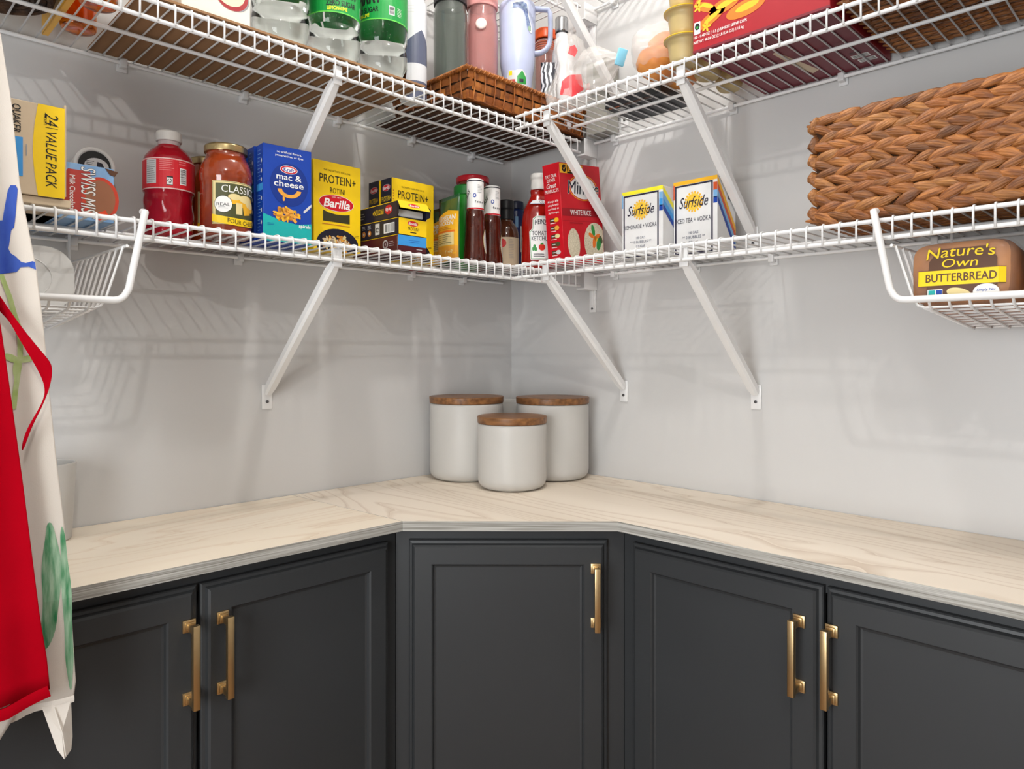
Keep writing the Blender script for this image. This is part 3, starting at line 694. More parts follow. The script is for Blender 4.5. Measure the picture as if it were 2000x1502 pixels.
P = Print(); P.ell(0, 0, 0.0255, 0.0255, BLACK, 1); P.ell(0.003, 0.0, 0.019, 0.014, LGREY, 2); P.poly([(0.002, -0.006), (0.016, -0.004), (0.012, 0.006), (0.004, 0.008)], NAVY, 3); P.lines(-0.007, 0.003, 0.012, 0.012, 4, BLACK, 3, 0.3)
P.build(t, F_top(0.0535), 'printed_lid')

# red juice bottle
JUICE = mat('red_juice', (196, 14, 40), 0.10, trans=0.35, coat=0.5, var=0.10, scale=22, ior=1.33)
CAPW = mat('white_cap', (208, 205, 200), 0.45, var=0.02)
t = thing('juice_bottle', 'red juice bottle with a white cap and red back label', 'bottle', (-0.970, -0.100, ZD))
def facets(a, z):
    if z > 0.078: return 1.0
    return 1.0+0.035*math.cos(5*a+(0 if int(z/0.026) % 2 else PI))*math.sin(PI*((z % 0.026)/0.026))
pr = [(0, 0.003), (0.030, 0), (0.038, 0.004)]+[(0.0405, 0.008+0.0028*i) for i in range(24)]+[(0.0400, 0.078), (0.0420, 0.082), (0.0420, 0.1385), (0.0395, 0.146), (0.0300, 0.158), (0.0200, 0.1655), (0.0185, 0.168)]
lathe('bottle', pr, JUICE, t, 60, facets)
lathe('neck', [(0.0186, 0.1675), (0.0186, 0.176)], mat('clear_neck', (214, 196, 196), 0.2, trans=0.3, var=0.02), t, 32)
lathe('cap', rprof([(0.0165, 0.1745), (0.0215, 0.1745), (0.0215, 0.1905), (0.0195, 0.193), (0, 0.193)], 0.002), CAPW, t, 40, lambda a, z: 1+0.012*math.sin(40*a))
P = Print(); R0 = 0.0424
P.rect(0, 0.1100, 0.210, 0.0540, pc('juice_label_edge', (240, 200, 196)), 1); P.rect(0, 0.1100, 0.209, 0.0500, pc('juice_label', (214, 30, 44)), 2)
P.rect(-0.0270, 0.1130, 0.0200, 0.0420, LGREY, 3); P.lines(-0.0270, 0.1130, 0.0185, 0.040, 11, BLACK, 4, 0.16)
P.lines(0.0010, 0.1240, 0.0250, 0.0200, 6, pc('label_pink', (236, 140, 140)), 3, 0.3); P.rect(0.0050, 0.0970, 0.0100, 0.0160, BLACK, 3); P.rect(0.0050, 0.0965, 0.0092, 0.0120, WHITE, 4)
for k in range(3): P.arc(0.0050, 0.0970, 0.0022, 0.0036, 2.1*k, 2.1*k+1.5, BLACK, 5, 6)
P.lines(0.0270, 0.1300, 0.0140, 0.008, 2, pc('label_pink', (236, 140, 140)), 3, 0.4)
P.barcode(0.0275, 0.1070, 0.0120, 0.0290, 3, True)
P.build(t, F_cyl(R0, -0.42), 'label', du=0.006)

# pasta sauce jars
SAUCE = mat('tomato_sauce_glass', (150, 60, 24), 0.08, coat=0.8, rgb2=(118, 40, 14), scale=26)
LIDG = mat('gold_lid', (176, 156, 112), 0.32, metal=0.85, var=0.05)
def sauce_jar(label, x, y, off):
    t = thing('sauce_jar', label, 'jar', (x, y, ZD), 0, 'pasta sauce jars')
    lathe('jar', rprof([(0, 0.003), (0.034, 0), (0.0435, 0.004), (0.0435, 0.012), (0.0430, 0.020), (0.0430, 0.098), (0.0450, 0.106), (0.0450, 0.118), (0.0400, 0.136), (0.0335, 0.146), (0.0330, 0.154)], 0.006), SAUCE, t, 48)
    lathe('lid', rprof([(0.032, 0.1535), (0.0368, 0.1535), (0.0368, 0.1640), (0.0350, 0.1668), (0.0300, 0.1662), (0, 0.1662)], 0.0012), LIDG, t, 44)
    P = Print(); P.rect(0, 0.0590, 0.1000, 0.0760, CREAM, 1); P.rect(0.0010, 0.0610, 0.0900, 0.0640, OLIVE, 2); P.frame(0, 0.0590, 0.0980, 0.0740, 0.0007, OLIVE, 2)
    P.text('CLASSICO', 0.0030, 0.0835, 0.0125, 0.074, WHITE, 4, 0.0)
    for dx, dy, r in ((-0.012, 0.066, 0.014), (0.010, 0.064, 0.018), (0.022, 0.056, 0.016)): P.ell(dx, dy, r, r*0.6, GOLD, 3, rot=0.2); P.ell(dx, dy+0.004, r*0.8, r*0.4, CREAM, 3.5)
    P.rect(-0.004, 0.050, 0.012, 0.020, CREAM, 3.6); P.rect(0.012, 0.050, 0.016, 0.018, GOLD, 3.6, 0.2)
    P.ell(-0.0310, 0.0560, 0.0150, 0.0150, BLACK, 4); P.ell(-0.0310, 0.0560, 0.0143, 0.0143, WHITE, 4.5); P.text('REAL', -0.0310, 0.0555, 0.0055, 0.0220, BLACK, 5); P.lines(-0.0310, 0.0500, 0.016, 0.004, 2, GREY, 5, 0.3)
    P.band([(x2, 0.0385-0.0060*(1-(x2/0.05)**2)) for x2 in [-0.05+0.1*i/20 for i in range(21)]], [(x2, 0.0255-0.0060*(1-(x2/0.05)**2)) for x2 in [-0.05+0.1*i/20 for i in range(21)]], YEL, 5)
    P.text('FOUR CHEESE', 0.0050, 0.0285, 0.0078, 0.058, BLACK, 6, 0.01, arch=-0.0030)
    P.lines(0.0, 0.0235, 0.080, 0.004, 1, MAROON, 3, 0.2)
    P.build(t, F_cyl(0.0434, off), 'label', du=0.006)
sauce_jar('pasta sauce jar with a four cheese label and gold lid beside the blue boxes', -0.896, -0.170, 0.22)
sauce_jar('pasta sauce jar mostly hidden between the juice bottle and the front jar', -0.882, -0.060, 0.30)

# macaroni boxes
def mac_box(label, y, x=-0.798, art=True):
    t = carton('macaroni_box', label, 0.094, 0.029, 0.178, BLUE, (x, y, ZD), -0.06, 'blue macaroni boxes')
    P = Print()
    if art:
        P.ell(0.003, 0.1080, 0.0370, 0.0400, pc('mac_disc', (10, 48, 132)), 1)
        P.text('no artificial flavors,', 0.003, 0.1670, 0.0045, 0.0480, WHITE, 3, 0.015); P.text('preservatives, or dyes', 0.003, 0.1600, 0.0048, 0.0540, WHITE, 3, 0.015)
        P.ell(0.002, 0.1360, 0.0170, 0.0078, WHITE, 2); P.ell(0.002, 0.1360, 0.0160, 0.0070, RED, 3); P.ell(0.002, 0.1360, 0.0130, 0.0050, WHITE, 3.5); P.text('Kraft', 0.002, 0.1360, 0.0068, 0.0200, BLUE, 4, 0.03)
        P.text('mac &', 0.002, 0.1220, 0.0108, 0.0480, WHITE, 4, 0.025); P.text('cheese', 0.002, 0.1090, 0.0110, 0.0570, WHITE, 4, 0.025)
        P.arc(0.003, 0.1010, 0.0150, 0.0235, PI+0.15, 2*PI-0.15, PASTA, 4, 24, 0.75); P.ell(-0.008, 0.0815, 0.0022, 0.0050, PASTA, 4)
        P.poly([(-0.0468, 0.0005), (0.0468, 0.0005), (0.0468, 0.0400), (0.020, 0.0360), (-0.010, 0.0390), (-0.0468, 0.0500)], TEAL, 2)
        P.band([(0.030, 0.062), (0.040, 0.072), (0.0468, 0.078)], [(0.032, 0.0585), (0.042, 0.068), (0.0468, 0.073)], LGREY, 3)
        P.pile(-0.001, 0.0520, 0.024, 0.013, 60, [PASTA, PASTA2, GOLD], 4, 0.0065)
        P.text('spirals', 0.0330, 0.0330, 0.0080, 0.0230, WHITE, 5, 0.03); P.lines(-0.032, 0.032, 0.014, 0.005, 2, BLUE, 5, 0.3)
        P.build(t, F_front(0.029))
    P = Print(); P.rect(0, 0.0990, 0.0290, 0.0130, SKY, 1); P.lines(-0.001, 0.140, 0.016, 0.060, 9, LBLUE, 2, 0.14); P.lines(-0.001, 0.052, 0.016, 0.070, 11, LBLUE, 2, 0.14)
    for z in (0.147, 0.128, 0.112, 0.078, 0.056, 0.034): P.ell(0.008, z, 0.0022, 0.0040, WHITE, 2, 10)
    P.build(t, F_left(0.094), 'side_print')
mac_box('front blue macaroni and cheese box with an orange noodle smile', -0.200)
mac_box('second blue macaroni box directly behind the front one', -0.1675, -0.800, False)
mac_box('rearmost blue macaroni box of the three', -0.1345, -0.8025, False)

# pasta boxes
def pasta_face(P, w, name, sub=True):
    P.text('THE PASTA TASTE YOU LOVE', -0.002, 0.1625, 0.0035, 0.062, BLACK, 3)
    P.text('PROTEIN+', 0.0, 0.1455, 0.0170, 0.084, BLACK, 3, 0.0)
    P.text(name, -0.001, 0.1235, 0.0105, 0.034, BLACK, 3)
    P.ell(-0.003, 0.0985, 0.0405, 0.0165, WHITE, 2); P.ell(-0.003, 0.0985, 0.0395, 0.0157, RED, 2.5); P.text('Barilla', -0.002, 0.0975, 0.0165, 0.060, WHITE, 3, 0.04, 0.2); P.text('DAL 1877', -0.003, 0.1105, 0.0025, 0.022, WHITE, 3)
    P.poly([(-0.034, 0.0600), (0.028, 0.0600), (0.028, 0.0790), (0.016, 0.0770), (-0.003, 0.0758), (-0.022, 0.0780), (-0.034, 0.0820)], pc('pasta_window', (58, 56, 34)), 1.5)
    P.lines(-0.003, 0.0545, 0.066, 0.0028, 1, PASTA2, 3, 0.6)
    P.ell(0.0, 0.0150, 0.0490, 0.0320, NAVY, 2)
    P.poly([(-0.049, -0.02), (0.049, -0.02), (0.049, 0.0004), (-0.049, 0.0004)], YEL, 1)
    P.pile(0.0, 0.0165, 0.034, 0.0165, 90, [PASTA, PASTA2, CREAM, BEIGE], 4, 0.0065)
    P.lines(0.046, 0.036, 0.012, 0.006, 2, BLACK, 3, 0.25)
def clipv(P):
    for i, (vs, fs, mi, L) in enumerate(P.it): P.it[i] = ([(x, max(0.0004, y)) for x, y in vs], fs, mi, L)
r = carton('pasta_box', 'tall yellow rotini pasta box standing next to the blue boxes', 0.110, 0.045, 0.180, YEL, (-0.670, -0.152, ZD), 0.02, 'yellow pasta boxes')
P = Print(); pasta_face(P, 0.110, 'ROTINI'); clipv(P); P.build(r, F_front(0.045))
def dark_side(P):
    P.rect(0, 0.090, 0.0405, 0.1796, NAVY, 1); P.ell(0, 0.160, 0.0150, 0.0072, WHITE, 1.5); oval_logo(P, 0, 0.160, 0.029, 0.0135, 'Barilla', 2)
    P.text('PROTEIN+', 0, 0.1360, 0.0110, 0.034, YEL, 3); P.text('ROTINI', 0, 0.1230, 0.0055, 0.016, YEL, 3); P.lines(0, 0.100, 0.030, 0.008, 2, LGREY, 3, 0.2)
b = carton('pasta_box', 'yellow pasta box with dark side standing behind the flat stack', 0.116, 0.041, 0.180, YEL, (-0.470, -0.141, ZD), 0.0, 'yellow pasta boxes')
P = Print(); pasta_face(P, 0.116, 'ROTINI'); clipv(P); P.lines(-0.054, 0.13, 0.003, 0.05, 8, PASTA2, 2, 0.5); P.build(b, F_front(0.041))
P = Print(); dark_side(P); P.build(b, F_left(0.116), 'side_print')
b = carton('pasta_box', 'dark sided pasta box rearmost behind the flat stack', 0.116, 0.041, 0.180, YEL, (-0.473, -0.097, ZD), 0.0, 'yellow pasta boxes')
P = Print(); dark_side(P); P.build(b, F_left(0.116), 'side_print')
# three boxes lying flat
def flat_box(label, k, x, mbody, rz, kind):
    H = 0.0335; t = thing('pasta_box', label, 'box', (x, -0.196, ZD+k*(H+0.0006)), rz, 'pasta boxes lying flat')
    w, d = 0.072, 0.165
    if kind != 'open': box('carton', -w/2, w/2, -d/2, d/2, 0, H, mbody, t, 0.0008, 1)
    else:
        bm = bmesh.new()
        add_box(bm, -w/2, w/2, -d/2, d/2, 0, 0.0008); add_box(bm, -w/2, w/2, -d/2, d/2, H-0.0008, H)
        add_box(bm, -w/2, -w/2+0.0008, -d/2, d/2, 0.0008, H-0.0008); add_box(bm, w/2-0.0008, w/2, -d/2, d/2, 0.0008, H-0.0008); add_box(bm, -w/2, w/2, d/2-0.0008, d/2, 0.0008, H-0.0008)
        bm_obj('carton', bm, mbody, t)
        bm = bmesh.new(); a = [(-w/2, -d/2, H), (w/2, -d/2, H), (w/2+0.001, -d/2-0.012, H-0.017), (-w/2-0.001, -d/2-0.012, H-0.017)]
        f = bm.faces.new([bm.verts.new(p) for p in a]); o = bm_obj('end_flap', bm, YEL, t); md = o.modifiers.new('s', 'SOLIDIFY'); md.thickness = 0.0007
        P = Print(); oval_logo(P, 0.0, 0.0, 0.028, 0.0105, 'Barilla', 2)
        P.build(o, lambda u, v, hh: (u, -d/2-0.006-0.6*(-v)-0.0006-hh, H-0.0085+v*0.85-0.0003), 'logo')
        bm = bmesh.new()
        for sgn in (-1, 1):
            pts = [(sgn*w/2, -d/2, 0.002), (sgn*w/2, -d/2, H-0.002), (sgn*(w/2+0.004), -d/2-0.010, H-0.012), (sgn*(w/2+0.003), -d/2-0.009, 0.006)]
            bm.faces.new([bm.verts.new(p) for p in pts])
        o = bm_obj('side_flaps', bm, NAVY, t); md = o.modifiers.new('s', 'SOLIDIFY'); md.thickness = 0.0006
        box('inner_bag', -w/2+0.004, w/2-0.004, -d/2+0.004, d/2-0.01, 0.002, 0.018, LGREY, t, 0.004)
    P = Print()
    if kind == 'open':
        P.rect(0, H/2, d-0.0005, H-0.001, NAVY, 1); P.text('PROTEIN+', 0.014, H*0.52, 0.0110, 0.040, YEL, 3, 0, 0, PI); P.ell(0.052, H*0.55, 0.0130, 0.0095, RED, 2); P.text('Barilla', 0.052, H*0.55, 0.0070, 0.0200, WHITE, 3, 0.03, 0.2, PI); P.lines(-0.045, H*0.5, 0.018, 0.016, 3, LGREY, 2, 0.2); P.rect(0, H-0.001, d, 0.0012, YEL, 2)
    elif kind == 'code':
        P.rect(0, H/2, d-0.0005, H-0.001, NAVY, 1); P.barcode(0.052, H*0.45, 0.036, 0.020, 2)
        for u in (-0.036, -0.016): P.lines(u, H*0.72, 0.013, 0.009, 3, LGREY, 2, 0.25); P.arc(u, H*0.33, 0.003, 0.0062, 0, 2*PI, PASTA2, 2, 14); P.ell(u, H*0.33, 0.0028, 0.0028, LGREY, 3, 12)
        P.rect(0.012, H*0.50, 0.0150, 0.0230, LGREY, 2); P.arc(0.012, H*0.45, 0.0030, 0.0055, 0.3, 5.6, BLACK, 3, 14); P.rect(0, H-0.0008, d, 0.0010, YEL, 2)
    else:
        P.arc(0.040, H*0.50, 0.0075, 0.0090, 0, 2*PI, LGREY, 2, 24); P.arc(0.040, H*0.50, 0.0058, 0.0066, 0, 2*PI, LGREY, 2, 24); P.text('4', 0.040, H*0.50, 0.0068, 0.0045, LGREY, 3); P.lines(0.062, H*0.5, 0.020, 0.012, 3, LGREY, 2, 0.22); P.rect(0.0818, H*0.5, 0.0005, H*0.8, LGREY, 2); P.rect(0, H-0.0008, d, 0.0010, YEL, 2)
    P.build(t, F_left(w), 'side_print')
    if kind != 'open':
        P = Print()
        if kind == 'code':
            P.rect(0, H/2, w-0.0006, H-0.0006, YEL, 1); oval_logo(P, 0.0, H*0.72, 0.028, 0.0105, 'Barilla', 2); P.text('PROTEIN+', 0.002, H*0.40, 0.0072, 0.030, BLACK, 3); P.lines(0.002, H*0.18, 0.018, 0.0030, 1, BLACK, 3, 0.6)
        else:
            P.rect(0, H*0.67, w-0.0006, H*0.62, SKY, 1); P.lines(0.005, H*0.66, 0.03, 0.007, 2, BLUE, 2, 0.2); P.lines(0.020, H*0.20, 0.020, 0.004, 1, LGREY, 2, 0.4)
        P.build(t, F_front(d), 'end_print')
flat_box('maroon pasta box with a blue end at the bottom of the flat stack', 0, -0.5600, MAROON, 0.0, 'badge')
flat_box('dark pasta box with a barcode side in the middle of the flat stack', 1, -0.5615, NAVY, 0.03, 'code')
flat_box('opened dark pasta box with lifted yellow flap on top of the flat stack', 2, -0.5590, NAVY, -0.02, 'open')

# can, pouches, tub
t = thing('food_can', 'tall can with a red rim behind the pasta side pouches', 'can', (-0.365, -0.050, ZD))
lathe('can', rprof([(0, 0), (0.033, 0), (0.033, 0.192), (0, 0.192)], 0.001), pc('can_red', (170, 40, 30)), t, 36)
lathe('rim', [(0.0325, 0.192), (0.0342, 0.194), (0.0342, 0.198), (0.0320, 0.199), (0.0310, 0.194), (0, 0.194)], mat('tin', (190, 190, 190), 0.25, metal=1.0, var=0.03), t, 36)
def pouch(label, loc, rz, w, h, mbot):
    t = thing('food_pouch', label, 'pouch', loc, rz, 'rice side pouches')
    PG = pc('pouch_green', (40, 84, 50), 0.25, coat=0.4); bm = bmesh.new(); nx, nz = 10, 16; SD = {}
    def dep(u, v):
        return 0.017*(1-abs(u)**2.5)*(math.sin(PI*min(1, v*0.93+0.07))**0.6)*(1-v**3)
    for sgn in (-1, 1):
        G = [[bm.verts.new((w/2*(-1+2*i/nx), sgn*dep(-1+2*i/nx, j/nz), h*j/nz)) for i in range(nx+1)] for j in range(nz+1)]
        for j in range(nz):
            for i in range(nx): bm.faces.new((G[j][i], G[j][i+1], G[j+1][i+1], G[j+1][i]))
    bmesh.ops.remove_doubles(bm, verts=bm.verts[:], dist=1e-5)
    bm_obj('pouch', bm, PG, t, 'all')
    P = Print()
    P.poly([(-w*0.48, h*0.02), (w*0.48, h*0.02), (w*0.48, h*0.74), (w*0.1, h*0.78), (-w*0.48, h*0.70)], GOLD, 1)
    P.text('PARMESAN', 0.0, h*0.66, 0.012, w*0.80, WHITE, 3, 0.03); P.text('CHICKEN', 0.0, h*0.58, 0.010, w*0.70, WHITE, 3, 0.03); P.lines(0, h*0.50, w*0.7, h*0.05, 2, PASTA2, 3, 0.4)
    P.rect(0, h*0.45, w*0.8, h*0.03, ORANGE, 2); P.rect(0.0, h*0.34, w*0.76, h*0.19, CREAM, 2); P.lines(0.002, h*0.34, w*0.62, h*0.15, 5, OLIVE, 3, 0.22)
    P.rect(0, h*0.13, w*0.94, h*0.20, mbot, 2); P.pile(0, h*0.13, w*0.40, h*0.08, 60, [GOLD, CREAM, PASTA], 3, 0.005)
    P.build(t, lambda u, v, hh: (u, -dep(max(-1, min(1, u/(w/2))), max(0, min(1, v/h)))-0.0006-hh, v), 'printed_front', du=w/10, dv=h/14)
pouch('yellow and green rice pouch standing on edge beside the barbecue sauce', (-0.402, -0.205, ZD), -1.72, 0.090, 0.150, PASTA)
pouch('narrow green and orange rice pouch squeezed behind the front pouch', (-0.366, -0.128, ZD), -1.60, 0.078, 0.140, GOLD)
t = thing('cheese_shaker', 'bright green shaker canister behind the barbecue sauce bottle', 'canister', (-0.302, -0.150, ZD))
lathe('canister', rprof([(0, 0), (0.029, 0), (0.030, 0.004), (0.030, 0.172), (0.0290, 0.175), (0, 0.175)], 0.002), pc('shaker_green', (34, 150, 40), 0.35), t, 36)
lathe('cap', rprof([(0.0290, 0.1752), (0.0305, 0.1752), (0.0305, 0.1960), (0.0280, 0.199), (0, 0.199)], 0.002), pc('shaker_cap', (24, 120, 44), 0.35), t, 36, lambda a, z: 1+0.012*math.sin(30*a))
t = thing('sauce_jar', 'tall red-brown sauce jar with a bright red lid', 'jar', (-0.225, -0.086, ZD))
lathe('jar', rprof([(0, 0.003), (0.036, 0), (0.044, 0.006), (0.044, 0.205), (0.038, 0.222), (0.0375, 0.232)], 0.006), mat('red_sauce_glass', (128, 40, 22), 0.08, coat=0.8, var=0.12, scale=20), t, 44)
lathe('lid', rprof([(0.037, 0.2290), (0.0425, 0.2290), (0.0425, 0.2420), (0.0405, 0.2445), (0, 0.2440)], 0.0014), pc('red_lid', (190, 12, 34), 0.3, coat=0.4), t, 44)
# barbecue sauce
BBQ = mat('barbecue_sauce', (58, 20, 12), 0.10, coat=0.9, rgb2=(76, 26, 14), scale=30)
def bbq(label, x, y, rz):
    t = thing('barbecue_bottle', label, 'bottle', (x, y, ZD), rz, 'barbecue sauce bottles')
    lathe('bottle', rprof([(0, 0.003), (0.022, 0), (0.0295, 0.005), (0.0290, 0.020), (0.0255, 0.060), (0.0235, 0.090), (0.0245, 0.108), (0.0215, 0.124), (0.0195, 0.130)], 0.008), BBQ, t, 44, None, 1.0, 0.85)
    lathe('neck_sleeve', rprof([(0.0190, 0.1240), (0.0198, 0.1240), (0.0200, 0.1900), (0.0190, 0.1955), (0, 0.1955)], 0.002), WHITE, t, 40)
    P = Print(); P.rect(0, 0.1265, 0.120, 0.0032, RED, 1); P.rect(0, 0.1905, 0.120, 0.0022, NAVY, 1)
    P.lines(0.010, 0.1720, 0.012, 0.020, 6, GREY, 2, 0.25); P.ell(-0.003, 0.1560, 0.0038, 0.0048, BLUE, 2); P.ell(-0.003, 0.1560, 0.0020, 0.0028, WHITE, 3)
    P.text('f x o o', 0.008, 0.1420, 0.0055, 0.0200, NAVY, 3, 0.03); P.text('Ray', -0.020, 0.1600, 0.0120, 0.022, BLACK, 3, 0.0, 0.4, 1.2)
    P.build(t, F_cyl(0.0202, -0.65), 'sleeve_print', du=0.004)
    P = Print(); P.ell(0, 0.052, 0.015, 0.030, CREAM, 1); P.ell(0, 0.052, 0.0135, 0.028, LGREY, 1.5); P.lines(0, 0.05, 0.012, 0.036, 9, GREY, 2, 0.2)
    P.build(t, lambda u, v, h: ((0.0268+h-(v-0.04)*0.06)*math.sin(u/0.0268+0.75), -(0.0268+h-(v-0.04)*0.06)*0.87*math.cos(u/0.0268+0.75), v), 'back_label', du=0.004, dv=0.02)
bbq('taller looking barbecue sauce bottle with white neck sleeve beside the green shaker', -0.338, -0.222, 0.0)
bbq('barbecue sauce bottle with white neck sleeve beside the black-capped bottle', -0.264, -0.200, 0.1)
t = thing('sauce_bottle', 'brown sauce bottle with a black cap and tan label', 'bottle', (-0.160, -0.142, ZD))
lathe('bottle', rprof([(0, 0.003), (0.026, 0), (0.0325, 0.005), (0.0325, 0.100), (0.028, 0.118), (0.0175, 0.132), (0.0170, 0.140)], 0.008), mat('brown_sauce_glass', (84, 44, 26), 0.08, coat=0.8, var=0.15, scale=24), t, 44)
lathe('cap', rprof([(0.0160, 0.1370), (0.0205, 0.1370), (0.0190, 0.1620), (0.0205, 0.1650), (0.0205, 0.1840), (0.019, 0.187), (0, 0.187)], 0.0015), pc('black_cap', (30, 32, 36), 0.4), t, 40)
P = Print(); P.rect(0, 0.052, 0.110, 0.074, BEIGE, 1); P.text('FREE', -0.030, 0.052, 0.0120, 0.024, BROWN, 3); P.lines(-0.026, 0.040, 0.022, 0.006, 2, BROWN, 3, 0.3)
P.ell(-0.0150, 0.0740, 0.0095, 0.0105, RED, 2); P.ell(-0.0150, 0.0740, 0.0080, 0.0088, pc('seal', (214, 70, 70)), 3); P.frame(-0.020, 0.024, 0.008, 0.010, 0.001, RED, 3); P.lines(0.008, 0.06, 0.014, 0.050, 12, GREY, 3, 0.18)
P.build(t, F_cyl(0.0329, -0.60), 'label', du=0.005)
for lab, x, y, h, c in (('dark blue capped can in the back corner nearer the ketchup', -0.062, -0.080, 0.208, (16, 40, 96)), ('shorter dark blue can in the back corner behind the sauce bottle', -0.112, -0.048, 0.200, (20, 44, 120))):
    t = thing('spray_can', lab, 'can', (x, y, ZD), 0, 'blue cans in the corner')
    lathe('can', rprof([(0, 0), (0.024, 0), (0.024, h-0.028), (0.021, h-0.022), (0, h-0.022)], 0.002), pc('can_blue%d' % int(h*1000), c, 0.3), t, 32)
    lathe('cap', rprof([(0.0185, h-0.0215), (0.0205, h-0.0215), (0.0205, h-0.002), (0.019, h), (0, h)], 0.0015), pc('can_cap', (18, 34, 70), 0.35), t, 32)
    P = Print(); P.rect(0.004, h*0.5, 0.06, 0.12, pc('can_label', (20, 40, 100)), 0.5); P.rect(0, h*0.72, 0.008, 0.03, LBLUE, 1); P.rect(0.012, h*0.5, 0.004, 0.07, LGREY, 1); P.build(t, F_cyl(0.0243, -0.7), 'label', du=0.004)
# ketchup
KET = mat('ketchup_plastic', (150, 22, 14), 0.12, coat=0.7, var=0.08, scale=10)
t = thing('ketchup_bottle', 'red tomato ketchup squeeze bottle with a white cap', 'bottle', (-0.155, -0.252, ZD), -0.66)
lathe('bottle', rprof([(0, 0.004), (0.034, 0), (0.043, 0.006), (0.0435, 0.030), (0.0415, 0.070), (0.0430, 0.110), (0.0385, 0.145), (0.0230, 0.176), (0.0195, 0.183), (0.0215, 0.192), (0.0195, 0.199)], 0.010), KET, t, 52, None, 1.0, 0.68)
lathe('cap', rprof([(0.0170, 0.1960), (0.0195, 0.1960), (0.0200, 0.2060), (0.0190, 0.2200), (0.0215, 0.2250), (0.0215, 0.2330), (0.0190, 0.236), (0, 0.236)], 0.002), CAPW, t, 40)
P = Print()
P.poly([(-0.027, 0.022), (0.027, 0.022), (0.031, 0.090), (0.022, 0.098), (0.021, 0.122), (0.012, 0.128), (-0.012, 0.128), (-0.021, 0.122), (-0.022, 0.098), (-0.031, 0.090)], WHITE, 1)
o1 = [(-0.0255, 0.0238), (0.0255, 0.0238), (0.0293, 0.0888), (0.0206, 0.0968), (0.0196, 0.1208), (0.0115, 0.1262), (-0.0115, 0.1262), (-0.0196, 0.1208), (-0.0206, 0.0968), (-0.0293, 0.0888), (-0.0255, 0.0238)]
i1 = [(x*0.955, 0.074+(y-0.074)*0.975) for x, y in o1]; P.band(o1, i1, GREEN, 2)
P.text('HEINZ', 0.0, 0.1120, 0.0115, 0.030, NAVY, 3, 0.02, arch=0.002); P.text('TOMATO', 0.0, 0.0860, 0.0105, 0.046, NAVY, 3, 0.01); P.text('KETCHUP', 0.0, 0.0735, 0.0105, 0.048, NAVY, 3, 0.01)
P.ell(0.003, 0.0520, 0.0085, 0.0082, pc('tomato', (206, 44, 30)), 3); P.poly([(-0.002, 0.060), (0.003, 0.058), (0.008, 0.061), (0.004, 0.063)], GREEN, 4)
for dx, dy in ((-0.016, 0.054), (-0.019, 0.048), (-0.013, 0.047)): P.ell(dx, dy, 0.0036, 0.0050, GREEN, 3)
P.lines(0, 0.0330, 0.038, 0.010, 2, NAVY, 3, 0.3)
def kmap(u, v, h):
    rx = 0.0438; a = u/rx*0.95
    return ((rx+h)*math.sin(a), -(rx*0.70+h)*math.cos(a)-0.0008, v)
P.build(t, kmap, 'label', du=0.005)
P = Print(); P.rect(0, 0.1640, 0.046, 0.0120, WHITE, 1); P.frame(0, 0.1640, 0.045, 0.011, 0.0008, BLUE, 2); P.ell(0.004, 0.1640, 0.0055, 0.0055, NAVY, 2); P.ell(0.004, 0.1640, 0.0045, 0.0045, WHITE, 2.5); P.text('3', 0.004, 0.1640, 0.006, 0.004, NAVY, 3)
P.build(t, lambda u, v, h: ((0.0305-(v-0.164)*1.2+h)*math.sin(u/0.03), -(0.0220-(v-0.164)*0.8+h)*math.cos(u/0.03), v), 'neck_label', du=0.005, dv=0.003)

# rice box
w, tt, h = 0.142, 0.052, 0.230
t = carton('rice_box', 'red instant white rice box leaning slightly to the left', w, tt, h, pc('rice_red', (196, 14, 32)), (-0.134, -0.3575, ZD+0.0066), 0, None, (0, -0.094, -0.04))
P = Print()
P.ell(0.008, 0.176, 0.049, 0.030, GOLD, 1.5); P.ell(0.008, 0.176, 0.047, 0.0285, RED, 2); P.ell(0.008, 0.176, 0.044, 0.0265, WHITE, 2.5)
for m, L, g in ((WHITE, 3, 0.035), (NAVY, 4, 0.008)): P.text('Minute', 0.008, 0.1755, 0.0300, 0.108, m, L, g, 0.15)
P.poly([(-0.069, 0.206), (0.004, 0.206), (0.010, 0.2275), (-0.069, 0.2275)], GOLD, 2); P.ell(-0.054, 0.2170, 0.0075, 0.0085, BLACK, 3); P.band([(-0.058, 0.2165), (-0.0545, 0.2130), (-0.0490, 0.2205)], [(-0.058, 0.2185), (-0.0545, 0.2152), (-0.0490, 0.2225)], GOLD, 4); P.text('100%', -0.026, 0.2175, 0.014, 0.036, BLACK, 3, 0.02); P.rect(-0.022, 0.2080, 0.045, 0.0035, BLACK, 3)
P.rect(0, 0.1180, 0.1375, 0.0180, DKRED, 1); P.text('WHITE RICE', -0.006, 0.1180, 0.0115, 0.072, WHITE, 3, 0.02); P.rect(0, 0.098, 0.1375, 0.0007, DKRED, 1); P.lines(-0.02, 0.0935, 0.05, 0.004, 1, DKRED, 2, 0.6)
P.ell(-0.036, 0.0450, 0.0210, 0.0360, RICE, 2); P.ell(0.040, 0.0480, 0.0400, 0.0480, RICE, 2.2)
P.it[-1] = ([(min(x, 0.0688), y) for x, y in P.it[-1][0]],)+P.it[-1][1:]
for dx, dy, rx, ry, m, ro in ((0.034, 0.078, 0.006, 0.014, GREEN, 0.2), (0.026, 0.066, 0.010, 0.005, ORANGE, -0.5), (0.048, 0.064, 0.011, 0.005, ORANGE, 0.4), (0.036, 0.050, 0.006, 0.015, ORANGE, -0.2), (0.052, 0.046, 0.008, 0.016, GREEN, -0.3), (0.042, 0.058, 0.006, 0.007, GOLD, 0), (0.060, 0.056, 0.006, 0.010, OLIVE, 0.3)): P.ell(dx, dy, rx, ry, m, 3, 14, ro)
